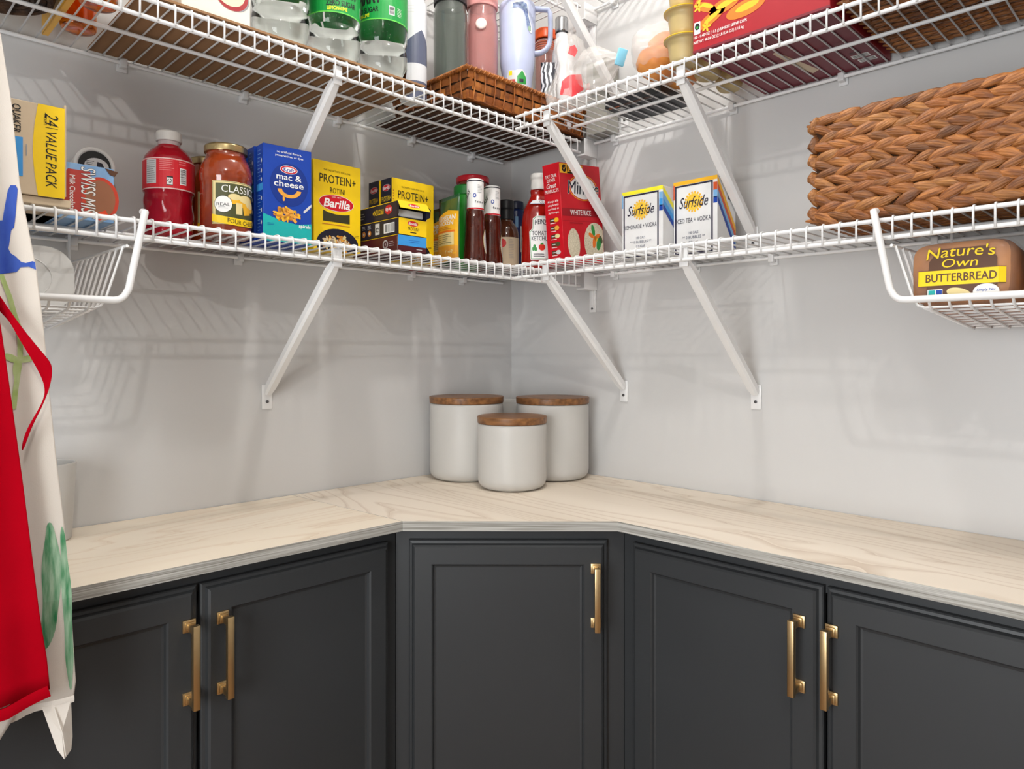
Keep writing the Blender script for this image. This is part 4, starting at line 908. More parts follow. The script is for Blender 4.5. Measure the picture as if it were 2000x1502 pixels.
P.rect(0, 0.006, 0.1375, 0.0110, pc('rice_red', (196, 14, 32)), 4); P.lines(0.03, 0.006, 0.03, 0.002, 1, WHITE, 5, 0.6)
P.build(t, F_front(tt))
P = Print()
for s_, v, hh, ww in (('TRY OUR', 0.2020, 0.0075, 0.036), ('OTHER', 0.1925, 0.0070, 0.026), ('Great', 0.1805, 0.0110, 0.030), ('PRODUCTS', 0.1680, 0.0075, 0.043)): P.text(s_, 0, v, hh, ww, WHITE, 2, 0.02, 0.3 if s_ == 'Great' else 0)
for k, s_ in enumerate(('Keep life', 'simple with', 'our Ready to', 'Serve cups.')): P.text(s_, 0.002, 0.1440-0.0085*k, 0.0062, 0.034, WHITE, 2, 0.01, 0.2)
P.rect(0, 0.162, 0.050, 0.0006, DKRED, 1)
for k in range(5):
    v = 0.1020-0.0185*k; P.rect(-0.004, v, 0.016, 0.0085, BROWN, 2, 0.05); P.ell(0.009, v, 0.0075, 0.0050, (GOLD, PASTA, CREAM, OLIVE, LGREY)[k], 3); P.rect(-0.004, v, 0.010, 0.002, LGREY, 3); P.lines(0.0, v-0.0070, 0.022, 0.0022, 1, WHITE, 2, 0.6)
P.lines(0, 0.0140, 0.038, 0.0040, 1, WHITE, 2, 0.6); P.lines(0, 0.008, 0.03, 0.003, 1, WHITE, 2, 0.5)
P.build(t, F_left(w), 'side_print')

# vodka cartons
def surf_box(label, w, d, h, x, y, flavor, c1, c2, c3):
    CW = pc('carton_white', (226, 226, 226), 0.35)
    t = carton('drink_carton', label, w, d, h, CW, (x, y, ZD), -PI/2, 'canned cocktail cartons')
    P = Print(); nav = pc('carton_navy', (38, 36, 58))
    P.rect(0, h-0.0042, w, 0.0082, c1, 1); P.rect(-w/2+0.0016, h*0.86, 0.0030, h*0.20, c2, 1.2); P.rect(w/2-0.0045, h*0.86, 0.0088, h*0.10, c2, 1.2); P.rect(w/2-0.0045, h*0.76, 0.0088, h*0.10, c3, 1.2); P.rect(w/2-0.0045, h*0.68, 0.0088, h*0.08, BLUE, 1.2)
    P.frame(-0.003, h/2-0.004, w-0.014, h-0.010, 0.0034, nav, 2)
    n = 18
    for k in range(n):
        a = 2*PI*k/n; P.ell(-0.003+0.0195*math.cos(a), h*0.70+0.0195*math.sin(a), 0.0024, 0.0024, GOLD, 2, 8)
    P.ell(-0.003, h*0.70, 0.0172, 0.0172, pc('sun_yellow', (240, 200, 70)), 2.5); P.arc(-0.003, h*0.70, 0.0130, 0.0138, 0, 2*PI, GOLD, 3, 28); P.arc(-0.003, h*0.70, 0.0080, 0.0088, 0, 2*PI, GOLD, 3, 24)
    P.text('Surfside', -0.003, h*0.70, h*0.145, w*0.66, nav, 4, 0.004, 0.35)
    P.text(flavor, -0.003, h*0.46, h*0.062, w*0.78, nav, 4)
    P.text('100 CALS', -0.003, h*0.29, h*0.035, w*0.22, PURPLE, 4); P.text('** 0 BUBBLES **', -0.003, h*0.23, h*0.040, w*0.52, PURPLE, 4); P.text('0 SUGAR', -0.003, h*0.165, h*0.035, w*0.22, PURPLE, 4)
    P.build(t, F_front(d))
    P = Print(); sg = d/2
    for k, m in enumerate((c1, c2, c3, BLUE)):
        a = h-0.0003-k*h*0.085; b2 = a-h*0.085; s_ = 0.62*h
        P.poly([(-sg, a), (-sg, b2), (sg, max(0.001, b2-s_)), (sg, max(0.0012, a-s_))] if k else [(-sg, a), (-sg, b2), (sg, b2-s_), (sg, a-s_)], m, 1)
    P.text('Surfside', sg*0.5, h*0.78, h*0.13, d*0.42, nav, 2, 0, 0.35)
    P.build(t, F_right(w), 'side_print')
surf_box('white lemonade vodka carton with yellow and blue edges', 0.104, 0.105, 0.145, -0.118, -0.5675, 'LEMONADE + VODKA', pc('lemon', (236, 226, 50)), LBLUE, SKY)
surf_box('white iced tea vodka carton with orange and blue edges', 0.102, 0.075, 0.155, -0.095, -0.6720, 'ICED TEA + VODKA', GOLD, pc('rust', (206, 84, 40)), LBLUE)

# ------------------------------------------------------------------ braided water hyacinth baskets
STRAND = mat('braided_hyacinth', (186, 128, 72), 0.5, rgb2=(118, 72, 36), scale=260, stretch=(0.10, 1, 1), bump=1.0, bscale=420, rnd=[(170, 158, 148), (255, 240, 225), (215, 200, 185), (255, 255, 250), (235, 210, 180), (190, 175, 165)])
CORE = mat('basket_core', (66, 40, 22), 0.9, var=0.2, scale=50)
def strand_mesh(k):
    bm = bmesh.new(); R = random.Random(k); n = 8; L = 0.026; rings = []
    for i in range(7):
        s = -1+2*i/6; rad = max(0.0016, 0.0082*(1-abs(s)**2.2)); bend = 0.0016*math.sin(s*2+k)
        rings.append([bm.verts.new((s*L, math.sin(2*PI*j/n)*rad*0.62-0.0, math.cos(2*PI*j/n)*rad*(1+0.06*R.uniform(-1, 1))+bend)) for j in range(n)])
    for A, B in zip(rings[:-1], rings[1:]):
        for j in range(n): bm.faces.new((A[j], A[(j+1) % n], B[(j+1) % n], B[j]))
    bm.faces.new(rings[0]); bm.faces.new(rings[-1])
    bmesh.ops.recalc_face_normals(bm, faces=bm.faces[:])
    me = bpy.data.meshes.new('strand'); bm.to_mesh(me); bm.free(); me.materials.append(STRAND)
    me.polygons.foreach_set('use_smooth', [True]*len(me.polygons)); return me
SM = [strand_mesh(k) for k in range(4)]
def strand(name, parent, loc, rot, sc):
    o = bpy.data.objects.new(name, random.choice(SM)); COL.objects.link(o); o.parent = parent; o.location = loc; o.rotation_euler = rot; o.scale = sc; return o
def braid_basket(label, loc, rz, w, d, h, front=True, under=True):
    t = thing('woven_basket', label, 'basket', loc, rz, 'braided water hyacinth baskets')
    bm = bmesh.new(); add_box(bm, -w/2+0.012, w/2-0.012, -d/2+0.012, d/2-0.012, 0.006, 0.014)
    add_box(bm, -w/2+0.008, w/2-0.008, -d/2+0.008, -d/2+0.014, 0.006, h-0.008); add_box(bm, -w/2+0.008, w/2-0.008, d/2-0.014, d/2-0.008, 0.006, h-0.008)
    add_box(bm, -w/2+0.008, -w/2+0.014, -d/2+0.012, d/2-0.012, 0.006, h-0.008); add_box(bm, w/2-0.014, w/2-0.008, -d/2+0.012, d/2-0.012, 0.006, h-0.008)
    bm_obj('inner_frame', bm, CORE, t)
    R = random.Random(5)
    if front:
        rows = int(round(h/0.0142)); dz = h/rows
        for i in range(rows):
            up = 1 if i % 2 else -1; x = -w/2+0.016+(0.010 if i % 2 else 0)+R.uniform(0, 0.006)
            while x < w/2-0.012:
                strand('braid_strand', t, (x, -d/2+0.004+R.uniform(-0.0012, 0.0012), dz*(i+0.5)+R.uniform(-0.001, 0.001)), (0, -up*R.uniform(0.20, 0.40), 0), (R.uniform(0.82, 1.06), 1, R.uniform(0.92, 1.22)))
                x += R.uniform(0.025, 0.030)
        for i in range(rows//2):   # corner wraps
            strand('corner_strand', t, (-w/2+0.007, -d/2+0.007, dz*2*(i+0.5)), (R.uniform(-0.3, 0.3), R.uniform(-0.2, 0.2), PI/4), (0.5, 1.0, 1.75))
        n = int(w/0.04)
        for i in range(n+1):
            strand('rim_strand', t, (-w/2+0.024+(w-0.048)*i/n, -d/2+0.008, h-0.002), (0.3, R.uniform(-0.06, 0.10), 0), (1.05, 1.1, 0.62))
    for sx in (-1, 1):
        rows = int(round(h/0.026))
        for i in range(rows):
            tube('side_rope', [(sx*(w/2-0.005), -d/2+0.014+(d-0.03)*k/8, h*(i+0.5)/rows+0.002*math.sin(k*2+i)) for k in range(9)], 0.0125, STRAND, t, 8, flat=(0.6, 1))
    if under:
        rows = int(d/0.019)
        for i in range(rows):
            y = -d/2+d*(i+0.5)/rows; bm = bmesh.new()
            n = int(w/0.030)
            for k in range(n):
                x = -w/2+w*(k+0.5)/n; a = R.uniform(0.1, 0.3); L = 0.024
                add_tube(bm, [(x-L, y-L*a, 0.0062), (x-L*0.5, y-L*a*0.5, 0.0054), (x, y, 0.0052), (x+L*0.5, y+L*a*0.5, 0.0054), (x+L, y+L*a, 0.0062)], [0.0015, 0.0042, 0.0050, 0.0042, 0.0015], 6)
            bm_obj('base_braid', bm, STRAND, t, 'all', kind='stuff')
    return t
braid_basket('large braided brown basket on the right middle shelf', (-0.160, -1.168, ZD), -PI/2, 0.384, 0.275, 0.168)
# ------------------------------------------------------------------ groceries on the upper shelf
ZU = Z_TOP+0.0022
# round dark coiled basket
DARKW = mat('dark_coiled_rope', (84, 58, 38), 0.8, rgb2=(36, 22, 14), scale=60, bump=0.9, bscale=160)
t = thing('woven_basket', 'dark brown coiled rope basket at the left end of the upper shelf', 'basket', (-1.236, -0.138, ZU))
t.scale = (0.80, 0.80, 1)
for i, r in enumerate((0.010, 0.024, 0.038, 0.052, 0.066, 0.080, 0.093)):
    tube('base_coil', [(r*math.cos(2*PI*k/30), r*math.sin(2*PI*k/30), 0.0075) for k in range(30)], 0.0075, DARKW, t, 8, True)
for i in range(7):
    r = 0.0955+0.0003*i
    tube('wall_coil', [(r*math.cos(2*PI*k/36), r*math.sin(2*PI*k/36), 0.016+0.013*i) for k in range(36)], 0.0078, DARKW, t, 8, True)
# amber bottles
AMBER = mat('amber_glass', (255, 140, 24), 0.04, trans=0.9, coat=0.5, var=0.05, ior=1.45); LIQ = mat('black_label', (26, 22, 20), 0.5, var=0.05)
for lab, y in (('amber glass bottle nearest the wall beside the cardboard tray', -0.080), ('amber glass bottle nearest the shelf front beside the cardboard tray', -0.196)):
    t = thing('amber_bottle', lab, 'bottle', (-1.1085, y, ZU), 0, 'amber glass bottles')
    lathe('bottle', rprof([(0, 0.004), (0.018, 0.0), (0.0275, 0.004), (0.0275, 0.130), (0.012, 0.165), (0.011, 0.205), (0.0085, 0.205), (0.0095, 0.165), (0.0240, 0.128), (0.0240, 0.010), (0, 0.010)], 0.006), AMBER, t, 40)
    lathe('cap', rprof([(0.0112, 0.190), (0.0135, 0.190), (0.0135, 0.214), (0, 0.214)], 0.001), LIDG, t, 28)
    P = Print(); P.rect(0, 0.080, 0.120, 0.070, LIQ, 1); P.rect(0, 0.080, 0.06, 0.05, GOLD, 2); P.build(t, F_cyl(0.0277, -0.4), 'label', du=0.004)
t = carton('yellow_glow_slab', 'slim yellow slab imitating the golden glow between the coiled basket and amber bottles', 0.010, 0.25, 0.150, pc('glow_yellow', (250, 190, 66), 0.35), (-1.1455, -0.150, ZU), 0.0)  # added slab; its yellow imitates the reflected glow beside the amber glass
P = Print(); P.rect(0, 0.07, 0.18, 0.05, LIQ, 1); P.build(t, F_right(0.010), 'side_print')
# flattened cardboard tray
t = thing('cardboard_tray', 'flat brown corrugated cardboard tray under the soda bottles', 'tray', (-0.8095, -0.150, ZU))
box('sheet', -0.2695, 0.2695, -0.142, 0.138, 0, 0.0035, CARD, t)
bm = bmesh.new(); n = 140
for i in range(n):
    x = -0.269+0.537*i/n; add_box(bm, x, x+0.0020, -0.1435, -0.1421, 0.0004, 0.0031)
bm_obj('corrugated_edge', bm, mat('cardboard_edge', (120, 86, 56), 0.9, var=0.1), t, kind='stuff')
box('turned_lip', -0.2695, 0.2695, -0.1450, -0.1436, 0.0, 0.0038, CARD, t)
ZB = ZU+0.0041
# apple drink carton
t = carton('fruit_carton', 'white carton with sliced apple picture at the front of the cardboard tray', 0.112, 0.090, 0.200, pc('carton_offwhite', (236, 228, 212)), (-0.961, -0.245, ZB))
P = Print(); AP1 = pc('apple_red', (160, 30, 36)); AP2 = pc('apple_flesh', (240, 226, 186))
P.ell(0.028, 0.040, 0.026, 0.022, GREY, 1); P.ell(0.024, 0.044, 0.028, 0.026, AP1, 2); P.ell(0.022, 0.047, 0.0245, 0.0225, AP2, 3); P.ell(0.024, 0.050, 0.0030, 0.0045, BROWN, 4, 12)
P.ell(-0.004, 0.062, 0.018, 0.026, AP1, 2.5, rot=0.5); P.ell(-0.001, 0.063, 0.013, 0.022, AP2, 3.5, rot=0.5)
P.lines(-0.032, 0.022, 0.030, 0.004, 1, GREY, 3, 0.5); P.ell(0.050, 0.070, 0.005, 0.005, GREEN, 3)
P.build(t, F_front(0.090))
# clear soda bottles
CLEAR = mat('clear_bottle_plastic', (236, 242, 238), 0.05, trans=1.0, coat=0.3, ior=1.30, var=0.01); SODAG = pc('soda_green', (20, 140, 60), 0.35)
def soda(label, x, y, lz, rz):
    t = thing('soda_bottle', label, 'bottle', (x, y, ZB), rz, 'lemon lime soda bottles')
    def pet(a, z): return 1.0-(0.10*max(0.0, (0.03-z)/0.03)*(0.5+0.5*math.cos(5*a)))
    out = [(0.0, 0.006), (0.014, 0.004), (0.026, 0.0003), (0.038, 0.004), (0.047, 0.016), (0.0505, 0.034), (0.0505, 0.060), (0.0485, 0.068), (0.0470, 0.072), (0.0490, 0.077), (0.0505, 0.082), (0.0505, 0.190), (0.045, 0.220), (0.030, 0.252), (0.0145, 0.276), (0.0140, 0.296)]
    lathe('bottle', out, CLEAR, t, 50, pet)
    lathe('cap', rprof([(0.0142, 0.2800), (0.0165, 0.2800), (0.0165, 0.299), (0, 0.300)], 0.001), SODAG, t, 30)
    P = Print(); P.rect(0, lz+0.045, 0.317, 0.090, SODAG, 1); P.rect(0, lz+0.001, 0.317, 0.0022, pc('soda_light', (90, 190, 70)), 2)
    for m, L, g in ((BLACK, 3, 0.03),): P.text('STARRY', 0.004, lz+0.0480, 0.034, 0.080, m, L, g, 0.2, 0.05); P.text('ZERO SUGAR', 0.006, lz+0.0190, 0.0100, 0.058, m, L, 0.03, 0.1, 0.05)
    P.text('LEMON-LIME', -0.002, lz+0.0085, 0.0066, 0.038, pc('lime_yellow', (222, 226, 40)), 3, 0.03, 0.1, 0.05)
    P.barcode(0.062, lz+0.020, 0.012, 0.018, 2, True); P.lines(0.080, lz+0.020, 0.012, 0.018, 6, WHITE, 2, 0.2)
    P.build(t, F_cyl(0.0507, -0.40), 'label', du=0.007)
    bm = bmesh.new(); R = random.Random(int(abs(x)*1000))
    for k in range(46):
        a = R.uniform(-1.9, 1.1); z = R.uniform(0.076, lz)
        m4 = Matrix.Translation((0.0507*math.sin(a), -0.0507*math.cos(a), z)); bmesh.ops.create_icosphere(bm, subdivisions=1, radius=R.uniform(0.0005, 0.0011), matrix=m4)
    bm_obj('water_drops', bm, CLEAR, t, 'all', kind='stuff')
soda('clear lemon-lime soda bottle nearest the apple carton', -0.822, -0.232, 0.118, 0.1)
soda('middle clear lemon-lime soda bottle with green label', -0.7135, -0.232, 0.088, 0.05)
soda('clear lemon-lime soda bottle farthest from the apple carton', -0.6010, -0.232, 0.112, -1.05)
t = thing('water_bottle', 'white and grey water bottle between the soda and the grey tumbler', 'bottle', (-0.5030, -0.205, ZU+0.0005), 0.1)
WB = pc('bottle_white', (214, 216, 220), 0.3)
lathe('bottle', rprof([(0, 0), (0.027, 0), (0.029, 0.005), (0.029, 0.200), (0.022, 0.230), (0.018, 0.240), (0, 0.240)], 0.005), WB, t, 40)
lathe('cap', rprof([(0.018, 0.2405), (0.0195, 0.2405), (0.0195, 0.268), (0, 0.268)], 0.001), pc('pale_blue_cap', (150, 196, 226)), t, 30)
P = Print(); P.rect(0.005, 0.105, 0.10, 0.21, WB, 0.5); P.poly([(-0.030, 0.075), (0.040, 0.075), (0.040, 0.115), (0.012, 0.148), (-0.030, 0.115)], PURPLE, 1); P.rect(0.0, 0.020, 0.09, 0.036, PURPLE, 1); P.lines(0, 0.19, 0.05, 0.02, 3, LGREY, 1, 0.3); P.build(t, F_cyl(0.0292, -0.5), 'label', du=0.005)

# dark placemat under the rattan tray
RATD = mat('dark_placemat', (92, 58, 38), 0.8, rgb2=(44, 28, 20), scale=90, bump=0.8, bscale=220)
t = thing('placemat', 'dark woven placemat under the rattan tray in the corner', 'placemat', (-0.250, -0.153, ZU))
for i in range(24):
    x = -0.220+0.440*(i+0.5)/24
    o = box('woven_band', x-0.0090, x+0.0090, -0.138, 0.138, 0.0002+0.0006*(i % 2), 0.0032+0.0006*(i % 2), RATD, t, 0.0010, 1)
# rattan tray
RAT = mat('rattan_weave', (186, 128, 66), 0.45, rgb2=(120, 72, 32), scale=60, stretch=(0.3, 1, 1), bump=0.4, bscale=240, rnd=[(150, 120, 100), (255, 235, 210), (205, 170, 140), (235, 205, 170)])
t = thing('rattan_tray', 'brown rattan tray holding the tumblers in the corner', 'tray', (-0.236, -0.166, ZU+0.0046))
tw, td, tht = 0.390, 0.272, 0.064
bm = bmesh.new()
add_box(bm, -tw/2+0.004, tw/2-0.004, -td/2+0.004, td/2-0.004, 0.002, 0.006)
add_box(bm, -tw/2+0.004, tw/2-0.004, -td/2+0.0035, -td/2+0.007, 0.006, tht-0.004); add_box(bm, -tw/2+0.004, tw/2-0.004, td/2-0.007, td/2-0.0035, 0.006, tht-0.004)
add_box(bm, -tw/2+0.0035, -tw/2+0.007, -td/2+0.007, td/2-0.007, 0.006, tht-0.004); add_box(bm, tw/2-0.007, tw/2-0.0035, -td/2+0.007, td/2-0.007, 0.006, tht-0.004)
bm_obj('inner_frame', bm, CORE, t)
def weave_piece(L, Hh):
    bm = bmesh.new(); rows = []
    for i in range(5):
        s = -1+i/2; d = 0.0030*(1-s*s)
        rows.append([bm.verts.new((s*L/2, -d, -Hh/2)), bm.verts.new((s*L/2, -d-0.0010, 0)), bm.verts.new((s*L/2, -d, Hh/2))])
    for a, b2 in zip(rows[:-1], rows[1:]):
        for j in range(2): bm.faces.new((a[j], b2[j], b2[j+1], a[j+1]))
    me = bpy.data.meshes.new('weave'); bm.to_mesh(me); bm.free(); me.materials.append(RAT); me.polygons.foreach_set('use_smooth', [True]*len(me.polygons)); return me
WPM = weave_piece(0.0300, 0.0180); R = random.Random(3)
def weave_wall(n, rows, f):
    for j in range(rows):
        for i in range(n):
            o = bpy.data.objects.new('weave_strip', WPM); COL.objects.link(o); o.parent = t
            u = (i+0.5+(0.5 if j % 2 else 0))/n
            if u > 1: continue
            loc, rz = f(u, (j+0.5)/rows); o.location = loc; o.rotation_euler = (0.10, R.uniform(-0.05, 0.05), rz)
weave_wall(14, 3, lambda u, v: ((-tw/2+tw*u, -td/2+0.0030-0.008*(v-0.3), tht*v), 0))
weave_wall(9, 3, lambda u, v: ((-tw/2+0.0030-0.008*(v-0.3), td/2-td*u, tht*v), -PI/2))
for i in range(13):
    for k, (mk, a, b2) in enumerate((('stake', 0, 0),)):
        x = -tw/2+tw*(i+0.5)/13
        tube('stake', [(x, -td/2-0.0006, 0.002), (x+0.002, -td/2-0.0045, tht*0.5), (x, -td/2-0.0062, tht)], 0.0016, RAT, t, 6)
for i in range(8):
    y = -td/2+td*(i+0.5)/8
    tube('stake', [(-tw/2-0.0006, y, 0.002), (-tw/2-0.0045, y+0.002, tht*0.5), (-tw/2-0.0062, y, tht)], 0.0016, RAT, t, 6)
rim = [(-tw/2-0.006, -td/2-0.006, tht), (tw/2+0.006, -td/2-0.006, tht), (tw/2+0.006, td/2+0.004, tht), (-tw/2-0.006, td/2+0.004, tht)]
RP = []
for (a, b2) in zip(rim, rim[1:]+rim[:1]):
    for k in range(30):
        RP.append(tuple(a[i]+(b2[i]-a[i])*k/30 for i in range(3)))
tube('rim', RP, 0.0050, RAT, t, 8, True)
bm = bmesh.new()
for k, p in enumerate(RP):
    q = RP[(k+1) % len(RP)]; v = Vector(q)-Vector(p); v.normalize(); c = (Vector(p)+Vector(q))/2
    add_tube(bm, [c-v*0.004+Vector((0, 0, -0.0062)), c+Vector((-v.y, v.x, 0))*-0.0062, c+v*0.004+Vector((0, 0, 0.0062))], [0.0012, 0.0022, 0.0012], 5)
bm_obj('rim_wrapping', bm, RAT, t, 'all', kind='stuff')
bm = bmesh.new()
for i in range(22):
    for j in range(15):
        x = -tw/2+tw*(i+0.5)/22; y = -td/2+td*(j+0.5)/15; z = 0.0012 if (i+j) % 2 else 0.0022
        add_box(bm, x-0.0084, x+0.0084, y-0.0084, y+0.0084, z-0.001, z+0.001)
bm_obj('base_weave', bm, RAT, t, kind='stuff')
ZR = ZU+0.0115
# tumblers
GLASSG = mat('grey_tumbler_plastic', (150, 158, 150), 0.06, trans=0.8, coat=0.4, ior=1.3, var=0.02); GLASSP = mat('pink_tumbler_plastic', (232, 176, 172), 0.08, trans=0.7, coat=0.4, ior=1.3, var=0.02)
STEEL = mat('steel', (180, 180, 182), 0.2, metal=1.0, var=0.03); LAV = mat('lavender_coat', (186, 194, 222), 0.35, coat=0.2, var=0.03)
t = thing('tumbler', 'translucent grey drinking bottle standing in the rattan tray', 'bottle', (-0.386, -0.190, ZR), 0, 'drink bottles in the rattan tray')
lathe('bottle', rprof([(0, 0.003), (0.030, 0), (0.037, 0.004), (0.0385, 0.100), (0.0390, 0.220), (0.036, 0.232), (0.034, 0.255), (0.0325, 0.255), (0.0345, 0.230), (0.0370, 0.218), (0.0365, 0.100), (0.035, 0.008), (0, 0.008)], 0.006), GLASSG, t, 48)
lathe('cap', rprof([(0.030, 0.242), (0.0385, 0.242), (0.0385, 0.278), (0, 0.280)], 0.002), pc('dark_cap', (34, 34, 38)), t, 40)
t = thing('tumbler', 'translucent pink drinking bottle standing in the rattan tray', 'bottle', (-0.304, -0.208, ZR), 0, 'drink bottles in the rattan tray')
lathe('bottle', rprof([(0, 0.003), (0.026, 0), (0.0340, 0.004), (0.0340, 0.075), (0.0370, 0.110), (0.0375, 0.215), (0.034, 0.230), (0.033, 0.262), (0.0315, 0.262), (0.0325, 0.228), (0.0355, 0.213), (0.0350, 0.112), (0.032, 0.077), (0.032, 0.008), (0, 0.008)], 0.006), GLASSP, t, 48)
lathe('cap', rprof([(0.030, 0.256), (0.0370, 0.256), (0.0370, 0.280), (0, 0.282)], 0.002), pc('pink_cap', (224, 156, 152)), t, 40)
bm = bmesh.new(); add_lathe(bm, rprof([(0, 0), (0.013, 0), (0.013, 0.006), (0.009, 0.008), (0, 0.008)], 0.002), 24)
o = bm_obj('push_button', bm, pc('button', (236, 206, 200)), t, True); o.location = (-0.0262, -0.0262, 0.206); o.rotation_euler = (PI/2, 0, -PI/4)
t = thing('tumbler', 'lavender insulated tumbler with a handle and travel stickers', 'tumbler', (-0.224, -0.246, ZR), 0, 'drink bottles in the rattan tray')
lathe('body', rprof([(0, 0.002), (0.030, 0), (0.034, 0.004), (0.0350, 0.100), (0.0420, 0.140), (0.0440, 0.284), (0, 0.284)], 0.010), LAV, t, 52)
hx = Vector((0.7103, -0.7039, 0)).normalized()
tube('handle', [tuple(hx*r+Vector((0, 0, z))) for r, z in ((0.041, 0.166), (0.056, 0.168), (0.068, 0.175), (0.076, 0.187), (0.079, 0.202), (0.080, 0.235), (0.079, 0.262), (0.074, 0.272), (0.042, 0.274))], 0.0075, LAV, t, 12, flat=(1.3, 0.8))
P = Print(); FL = [(-0.014, 0.262), (0.012, 0.266), (0.020, 0.262), (0.024, 0.236), (0.032, 0.214), (0.032, 0.204), (0.026, 0.203), (0.020, 0.214), (0.018, 0.232), (0.010, 0.248), (0.0, 0.252), (-0.014, 0.252)]
FL = [(x*1.15-0.002, 0.202+(y-0.203)*1.15) for x, y in FL]
P.poly(FL, WHITE, 1); P.poly([(0.01+(x-0.01)*0.86, 0.240+(y-0.240)*0.90) for x, y in FL], pc('sticker_blue', (70, 80, 140), rgb2=(150, 170, 190), scale=160), 2); P.ell(0.027, 0.211, 0.004, 0.006, pc('sticker_sage', (150, 180, 150)), 3)
P.build(t, F_cyl(0.0440, -0.70), 'map_sticker', du=0.004)
P = Print()
P.poly([(-0.026, 0.095), (-0.020, 0.108), (-0.004, 0.106), (0.010, 0.112), (0.022, 0.098), (0.024, 0.070), (-0.026, 0.070)], LGREY, 1); P.rect(-0.016, 0.100, 0.008, 0.010, YEL, 2); P.poly([(0.000, 0.092), (0.012, 0.106), (0.022, 0.090), (0.022, 0.074), (0.000, 0.074)], GREEN, 2); P.rect(-0.012, 0.080, 0.014, 0.010, pc('sticker_red', (190, 70, 60)), 2); P.rect(0.010, 0.082, 0.010, 0.008, NAVY, 3)
P.it = [([(x, y+0.006) for x, y in a], b2, c, d) for a, b2, c, d in P.it]
P.build(t, F_cyl(0.0372, -0.80), 'picture_sticker', du=0.004)
t = thing('sports_bottle', 'clear bottle with a bright orange lid behind the lavender handle', 'bottle', (-0.072, -0.198, ZR), 0)
lathe('bottle', rprof([(0, 0.002), (0.024, 0), (0.027, 0.004), (0.027, 0.225), (0.025, 0.258), (0, 0.258)], 0.005), mat('peach_plastic', (226, 168, 156), 0.12, trans=0.5, coat=0.3, var=0.06, scale=30), t, 40)
for k in range(4): lathe('ring', [(0.0265, 0.228+k*0.006), (0.0278, 0.230+k*0.006), (0.0265, 0.232+k*0.006)], pc('ring_orange', (220, 120, 90)), t, 36)
lathe('lid', rprof([(0.024, 0.2585), (0.029, 0.2585), (0.029, 0.282), (0.020, 0.288), (0, 0.288)], 0.002), pc('orange_lid', (240, 90, 20), 0.35), t, 36)
t = thing('steel_bottle', 'slim white bottle with a polished steel cap', 'bottle', (-0.098, -0.277, ZR), 0)
lathe('bottle', rprof([(0, 0.002), (0.022, 0), (0.026, 0.004), (0.026, 0.165), (0.023, 0.195), (0.0150, 0.232), (0.0140, 0.246), (0, 0.246)], 0.010), pc('satin_white', (222, 222, 226), 0.35), t, 44)
lathe('cap', rprof([(0.0120, 0.2465), (0.0155, 0.2465), (0.0165, 0.250), (0.0165, 0.280), (0.0150, 0.283), (0, 0.283)], 0.001), STEEL, t, 32)
lathe('gasket', rprof([(0.0135, 0.2440), (0.0160, 0.2440), (0.0160, 0.2466), (0.0130, 0.2466)], 0.0005), BLACK, t, 28)
ZEB = bpy.data.materials.new('zebra_fabric'); ZEB.use_nodes = True; nt = ZEB.node_tree
wv = nt.nodes.new('ShaderNodeTexWave'); wv.inputs['Scale'].default_value = 28; wv.inputs['Distortion'].default_value = 9; tcz = nt.nodes.new('ShaderNodeTexCoord'); nt.links.new(tcz.outputs['Object'], wv.inputs['Vector'])
rz_ = nt.nodes.new('ShaderNodeValToRGB'); rz_.color_ramp.interpolation = 'CONSTANT'; rz_.color_ramp.elements[0].color = lin((36, 36, 46)); rz_.color_ramp.elements[1].position = 0.5; rz_.color_ramp.elements[1].color = lin((214, 214, 218)); nt.links.new(wv.outputs['Fac'], rz_.inputs[0]); nt.links.new(rz_.outputs[0], nt.nodes['Principled BSDF'].inputs['Base Color'])
t = thing('zebra_pouch', 'zebra striped fabric pouch beside the white steel-capped bottle', 'pouch', (-0.152, -0.283, ZR), -0.75)
bm = bmesh.new(); G2 = []
for sgn in (-1, 1):
    G2 = [[bm.verts.new((0.020*(-1+2*i/8), sgn*0.009*(1-(-1+2*i/8)**4)*math.sin(PI*min(1, 0.12+0.8*j/10)), 0.155*j/10)) for i in range(9)] for j in range(11)]
    for j in range(10):
        for i in range(8): bm.faces.new((G2[j][i], G2[j][i+1], G2[j+1][i+1], G2[j+1][i]))
bm.faces.ensure_lookup_table(); bm_obj('pouch', bm, ZEB, t, 'all')
tube('strap', [(0.020, -0.013, 0.150), (0.006, -0.016, 0.10), (-0.006, -0.016, 0.04), (-0.012, -0.012, 0.004)], 0.003, pc('strap_grey', (120, 120, 124)), t, 8, flat=(1.6, 0.5))

# right run of the upper shelf
t = carton('snack_carton', 'grey and olive snack carton against the right wall', 0.064, 0.045, 0.180, pc('carton_grey', (150, 148, 140)), (-0.032, -0.353, ZU), -PI/2)
P = Print(); P.rect(0, 0.09, 0.0635, 0.179, pc('carton_grey', (150, 148, 140)), 0.5); P.rect(0.010, 0.157, 0.042, 0.044, OLIVE, 1); P.lines(-0.005, 0.10, 0.04, 0.05, 4, GREY, 1, 0.3); P.build(t, F_front(0.045))
t = carton('snack_tray_box', 'flat black snack box lying under the bread bags', 0.145, 0.115, 0.018, pc('black_box', (34, 34, 38)), (-0.118, -0.545, ZU), -PI/2)
P = Print(); P.rect(-0.01, -0.053, 0.12, 0.006, BROWN, 1); P.text('EXTRA', -0.050, -0.0525, 0.006, 0.026, ORANGE, 2, 0.02); P.lines(0.02, -0.045, 0.09, 0.006, 1, LGREY, 2, 0.3); P.rect(-0.045, -0.036, 0.018, 0.016, LGREY, 2)
P.build(t, lambda u, v, h: (u, v, -h), 'bottom_print')
ZK = ZU+0.0186
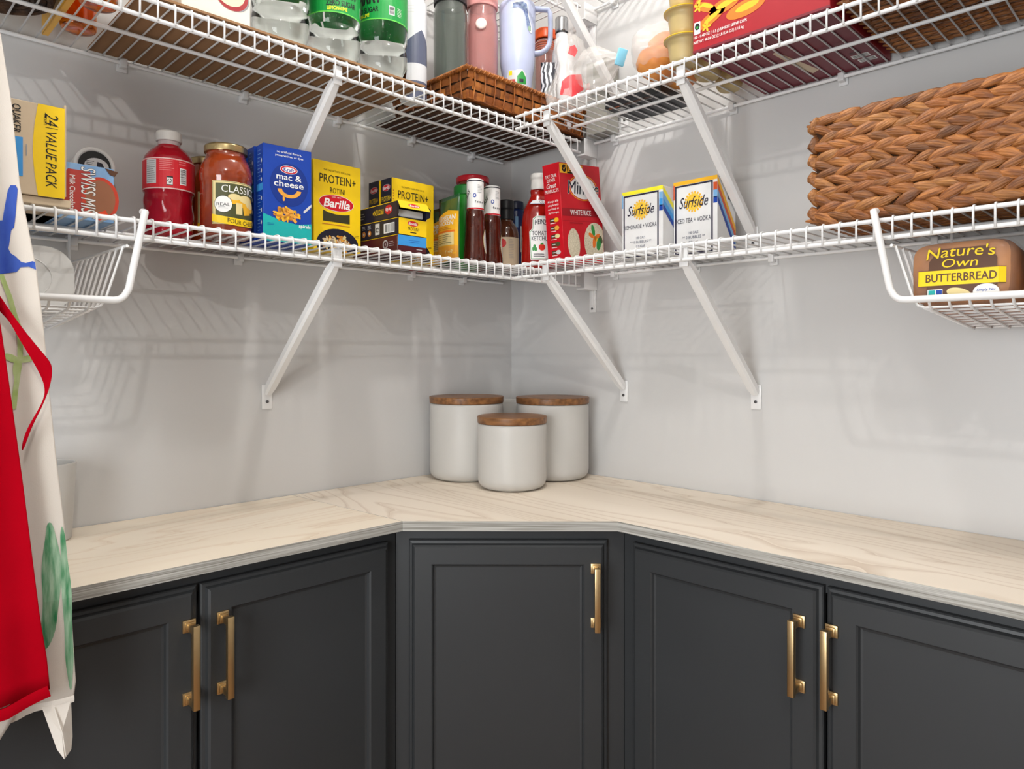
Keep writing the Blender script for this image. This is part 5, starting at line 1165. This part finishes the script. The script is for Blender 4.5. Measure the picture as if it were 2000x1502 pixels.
# bread buns in a tied clear bag
BUN = mat('bun_crust', (224, 150, 74), 0.5, rgb2=(196, 112, 50), scale=24, bump=0.2); BAGF = mat('bag_film', (240, 236, 232), 0.14, alpha=0.30, coat=0.8, var=0.02, bump=1.0, bscale=90)
t = thing('bun_bag', 'clear bag of orange-brown buns closed with a light blue clip', 'bread', (-0.185, -0.612, ZK), 0)
def blob(name, c, r, m, amp=0.0, sub=3, seed=0):
    bm = bmesh.new(); bmesh.ops.create_icosphere(bm, subdivisions=sub, radius=1.0)
    R = random.Random(seed); ph = [R.uniform(0, 6) for _ in range(6)]
    for v in bm.verts:
        p = v.co.copy(); k = 1+amp*(math.sin(p.x*7+ph[0])*math.sin(p.y*6+ph[1])+0.6*math.sin(p.z*11+ph[2]+p.x*5)+0.5*math.sin(p.y*15+ph[3]))
        v.co = Vector((p.x*r[0]*k, p.y*r[1]*k, p.z*r[2]*k))
    o = bm_obj(name, bm, m, t, 'all'); o.location = c; return o
blob('bun', (-0.012, -0.012, 0.034), (0.044, 0.042, 0.034), BUN, 0.03, 3, 1)
blob('bun', (0.062, -0.020, 0.034), (0.042, 0.042, 0.034), BUN, 0.03, 3, 2)
blob('bun', (0.022, -0.016, 0.078), (0.042, 0.042, 0.026), BUN, 0.03, 3, 3)
blob('bag', (0.018, -0.012, 0.0585), (0.094, 0.058, 0.0560), BAGF, 0.035, 4, 4)
CLB = pc('clip_blue', (130, 196, 222), 0.4)
o = box('clip', -0.010, 0.010, -0.004, 0.004, -0.017, 0.017, CLB, t, 0.002); o.location = (-0.050, 0.052, 0.054); o.rotation_euler = (0.3, 0.2, -0.5)
# gathered tail of the bag
bm = bmesh.new(); add_lathe(bm, [(0.007, 0.0), (0.018, 0.014), (0.034, 0.034), (0.040, 0.056), (0.040, 0.075), (0.032, 0.092), (0.020, 0.102)], 40, 0, lambda a, z: 1+0.10*math.sin(9*a+z*20)+0.06*math.sin(14*a-z*50))
o = bm_obj('bag_tail', bm, BAGF, t, 'all'); o.location = (-0.050, 0.054, 0.054); o.rotation_euler = (-1.72, 0.06, 0.10)
# loose clear bag with red print
t = thing('plastic_bag', 'crumpled clear plastic bag with red printing above the shelf front', 'bag', (-0.228, -0.412, ZU+0.001), 0)
bm = bmesh.new(); add_lathe(bm, [(0.0, 0.0), (0.030, 0.002), (0.046, 0.016), (0.044, 0.040), (0.030, 0.070), (0.026, 0.095), (0.034, 0.125), (0.030, 0.150), (0.010, 0.168)], 36, 0, lambda a, z: 1+0.16*math.sin(5*a+z*30)+0.08*math.sin(11*a-z*60))
o = bm_obj('film', bm, BAGF, t, 'all')
RB = mat('red_print_film', (222, 30, 44), 0.2, alpha=0.85, coat=0.5, var=0.1)
for pts in ([(-0.030, 0.018), (-0.004, 0.012), (0.020, 0.030), (0.014, 0.062), (-0.012, 0.058), (-0.026, 0.046)], [(0.026, 0.020), (0.046, 0.030), (0.040, 0.052), (0.030, 0.046)], [(-0.014, 0.105), (0.000, 0.098), (0.006, 0.112), (0.000, 0.124), (-0.010, 0.120)]):
    P = Print(); P.poly(pts, RB, 1); P.build(t, lambda u, v, h: ((0.049+h)*math.sin(u/0.045-0.6), -(0.049+h)*math.cos(u/0.045-0.6), v), 'red_printing', du=0.006)
# snack cups, upright, stacked three high and three deep
CUPM = mat('cloudy_cup_plastic', (206, 184, 130), 0.35, trans=0.25, var=0.04); FOIL = mat('yellow_foil_lid', (240, 200, 50), 0.35, var=0.06)
names = ['nearest the shelf front', 'in the middle of the row', 'nearest the wall']; lev = ['bottom', 'second', 'top']
c_proto = None
for kz in range(3):
    for kx in range(3):
        t = thing('snack_cup', 'cloudy snack cup with yellow foil lid, %s layer, %s' % (lev[kz], names[kx]), 'cup', (-0.254+0.086*kx, -0.7215, ZU+0.0005+0.0520*kz), 0, 'stacked snack cups beside the coffee carton')
        if c_proto is None:
            a = lathe('cup', rprof([(0, 0.003), (0.020, 0.0), (0.0260, 0.008), (0.0315, 0.044), (0.0385, 0.0465), (0.0385, 0.0480), (0, 0.0480)], 0.004), CUPM, t, 36)
            b2 = lathe('foil_lid', [(0, 0.0482), (0.0385, 0.0482), (0.0390, 0.0490), (0.0380, 0.0500), (0, 0.0502)], FOIL, t, 36)
            c_proto = (a, b2)
        else:
            for s_ in c_proto: copy_obj(s_, t)
# coffee carton
CRED = pc('coffee_red', (158, 24, 36), 0.4); CMAR = pc('coffee_maroon', (112, 30, 44), 0.45)
t = carton('coffee_carton', 'dark red coffee pod carton with orange leaf pattern', 0.243, 0.285, 0.200, CRED, (-0.152, -0.8855, ZU), -PI/2)
P = Print(); w = 0.243
P.rect(0, 0.002, 0.243, 0.004, CMAR, 1)
for (x, y, rx, ry, ro) in ((-0.085, 0.052, 0.030, 0.010, 0.4), (-0.060, 0.066, 0.030, 0.012, 0.15), (-0.095, 0.075, 0.022, 0.008, -0.5), (-0.020, 0.048, 0.036, 0.014, 0.1), (-0.110, 0.090, 0.012, 0.005, 0.8), (-0.105, 0.110, 0.016, 0.006, 1.2), (0.030, 0.080, 0.018, 0.007, 0.3), (0.080, 0.098, 0.040, 0.012, 0.2)): P.ell(x, y, rx, ry, ORANGE, 2, 20, ro); P.ell(x+0.003, y+0.002, rx*0.6, ry*0.45, GOLD, 2.5, 16, ro)
for (x, y) in ((-0.094, 0.040), (-0.110, 0.080), (0.045, 0.078)):
    for k in range(5): P.ell(x+0.005*math.cos(1.256*k), y+0.005*math.sin(1.256*k), 0.005, 0.002, GOLD, 3, 10, 1.256*k)
P.rect(0.020, 0.084, 0.130, 0.034, LGREY, 4); P.rect(0.020, 0.075, 0.130, 0.018, GOLD, 4.5); P.text('MEDIUM-DARK ROAST', 0.020, 0.077, 0.0060, 0.082, WHITE, 5, 0.01)
P.poly([(-0.090, 0.096), (-0.076, 0.082), (-0.058, 0.084), (-0.052, 0.100), (-0.052, 0.150), (-0.094, 0.150)], BROWN, 3.5)
P.rect(-0.1120, 0.0430, 0.0120, 0.0220, WHITE, 4); P.ell(-0.1120, 0.0455, 0.0050, 0.0062, BLACK, 5); P.ell(-0.1120, 0.0440, 0.0026, 0.0026, GREEN, 6, 12)
P.text('100 - 0.40 OZ (11.5 g) SINGLE SERVE CUPS', -0.0680, 0.0262, 0.0066, 0.1020, WHITE, 5, 0.01); P.text('NET WT 40.56 OZ (2 LB 8.56 OZ) 1.15 kg', -0.0710, 0.0168, 0.0066, 0.0960, WHITE, 5, 0.01)
P.ell(0.096, 0.060, 0.0035, 0.0035, WHITE, 4, 14); P.ell(0.096, 0.060, 0.0025, 0.0025, CRED, 5, 14); P.barcode(0.112, 0.072, 0.016, 0.020, 4)
P.build(t, F_front(0.285))
P = Print(); P.rect(0, 0, 0.2424, 0.2844, CMAR, 1); P.rect(-0.02, 0.02, 0.0008, 0.28, DKRED, 2); P.rect(0.045, 0, 0.0008, 0.28, DKRED, 2)
P.poly([(-0.020, -0.04), (-0.012, -0.045), (0.012, 0.09), (-0.004, 0.10), (-0.014, 0.05)], BEIGE, 2); P.barcode(0.090, 0.080, 0.030, 0.018, 3); P.barcode(0.094, 0.104, 0.030, 0.018, 3); P.lines(0.090, 0.060, 0.026, 0.010, 2, BLACK, 3, 0.4)
P.build(t, F_under(0), 'bottom_print')
braid_basket('braided brown basket on the upper right shelf beyond the coffee carton', (-0.155, -1.232, ZU), -PI/2, 0.420, 0.270, 0.170, front=True)
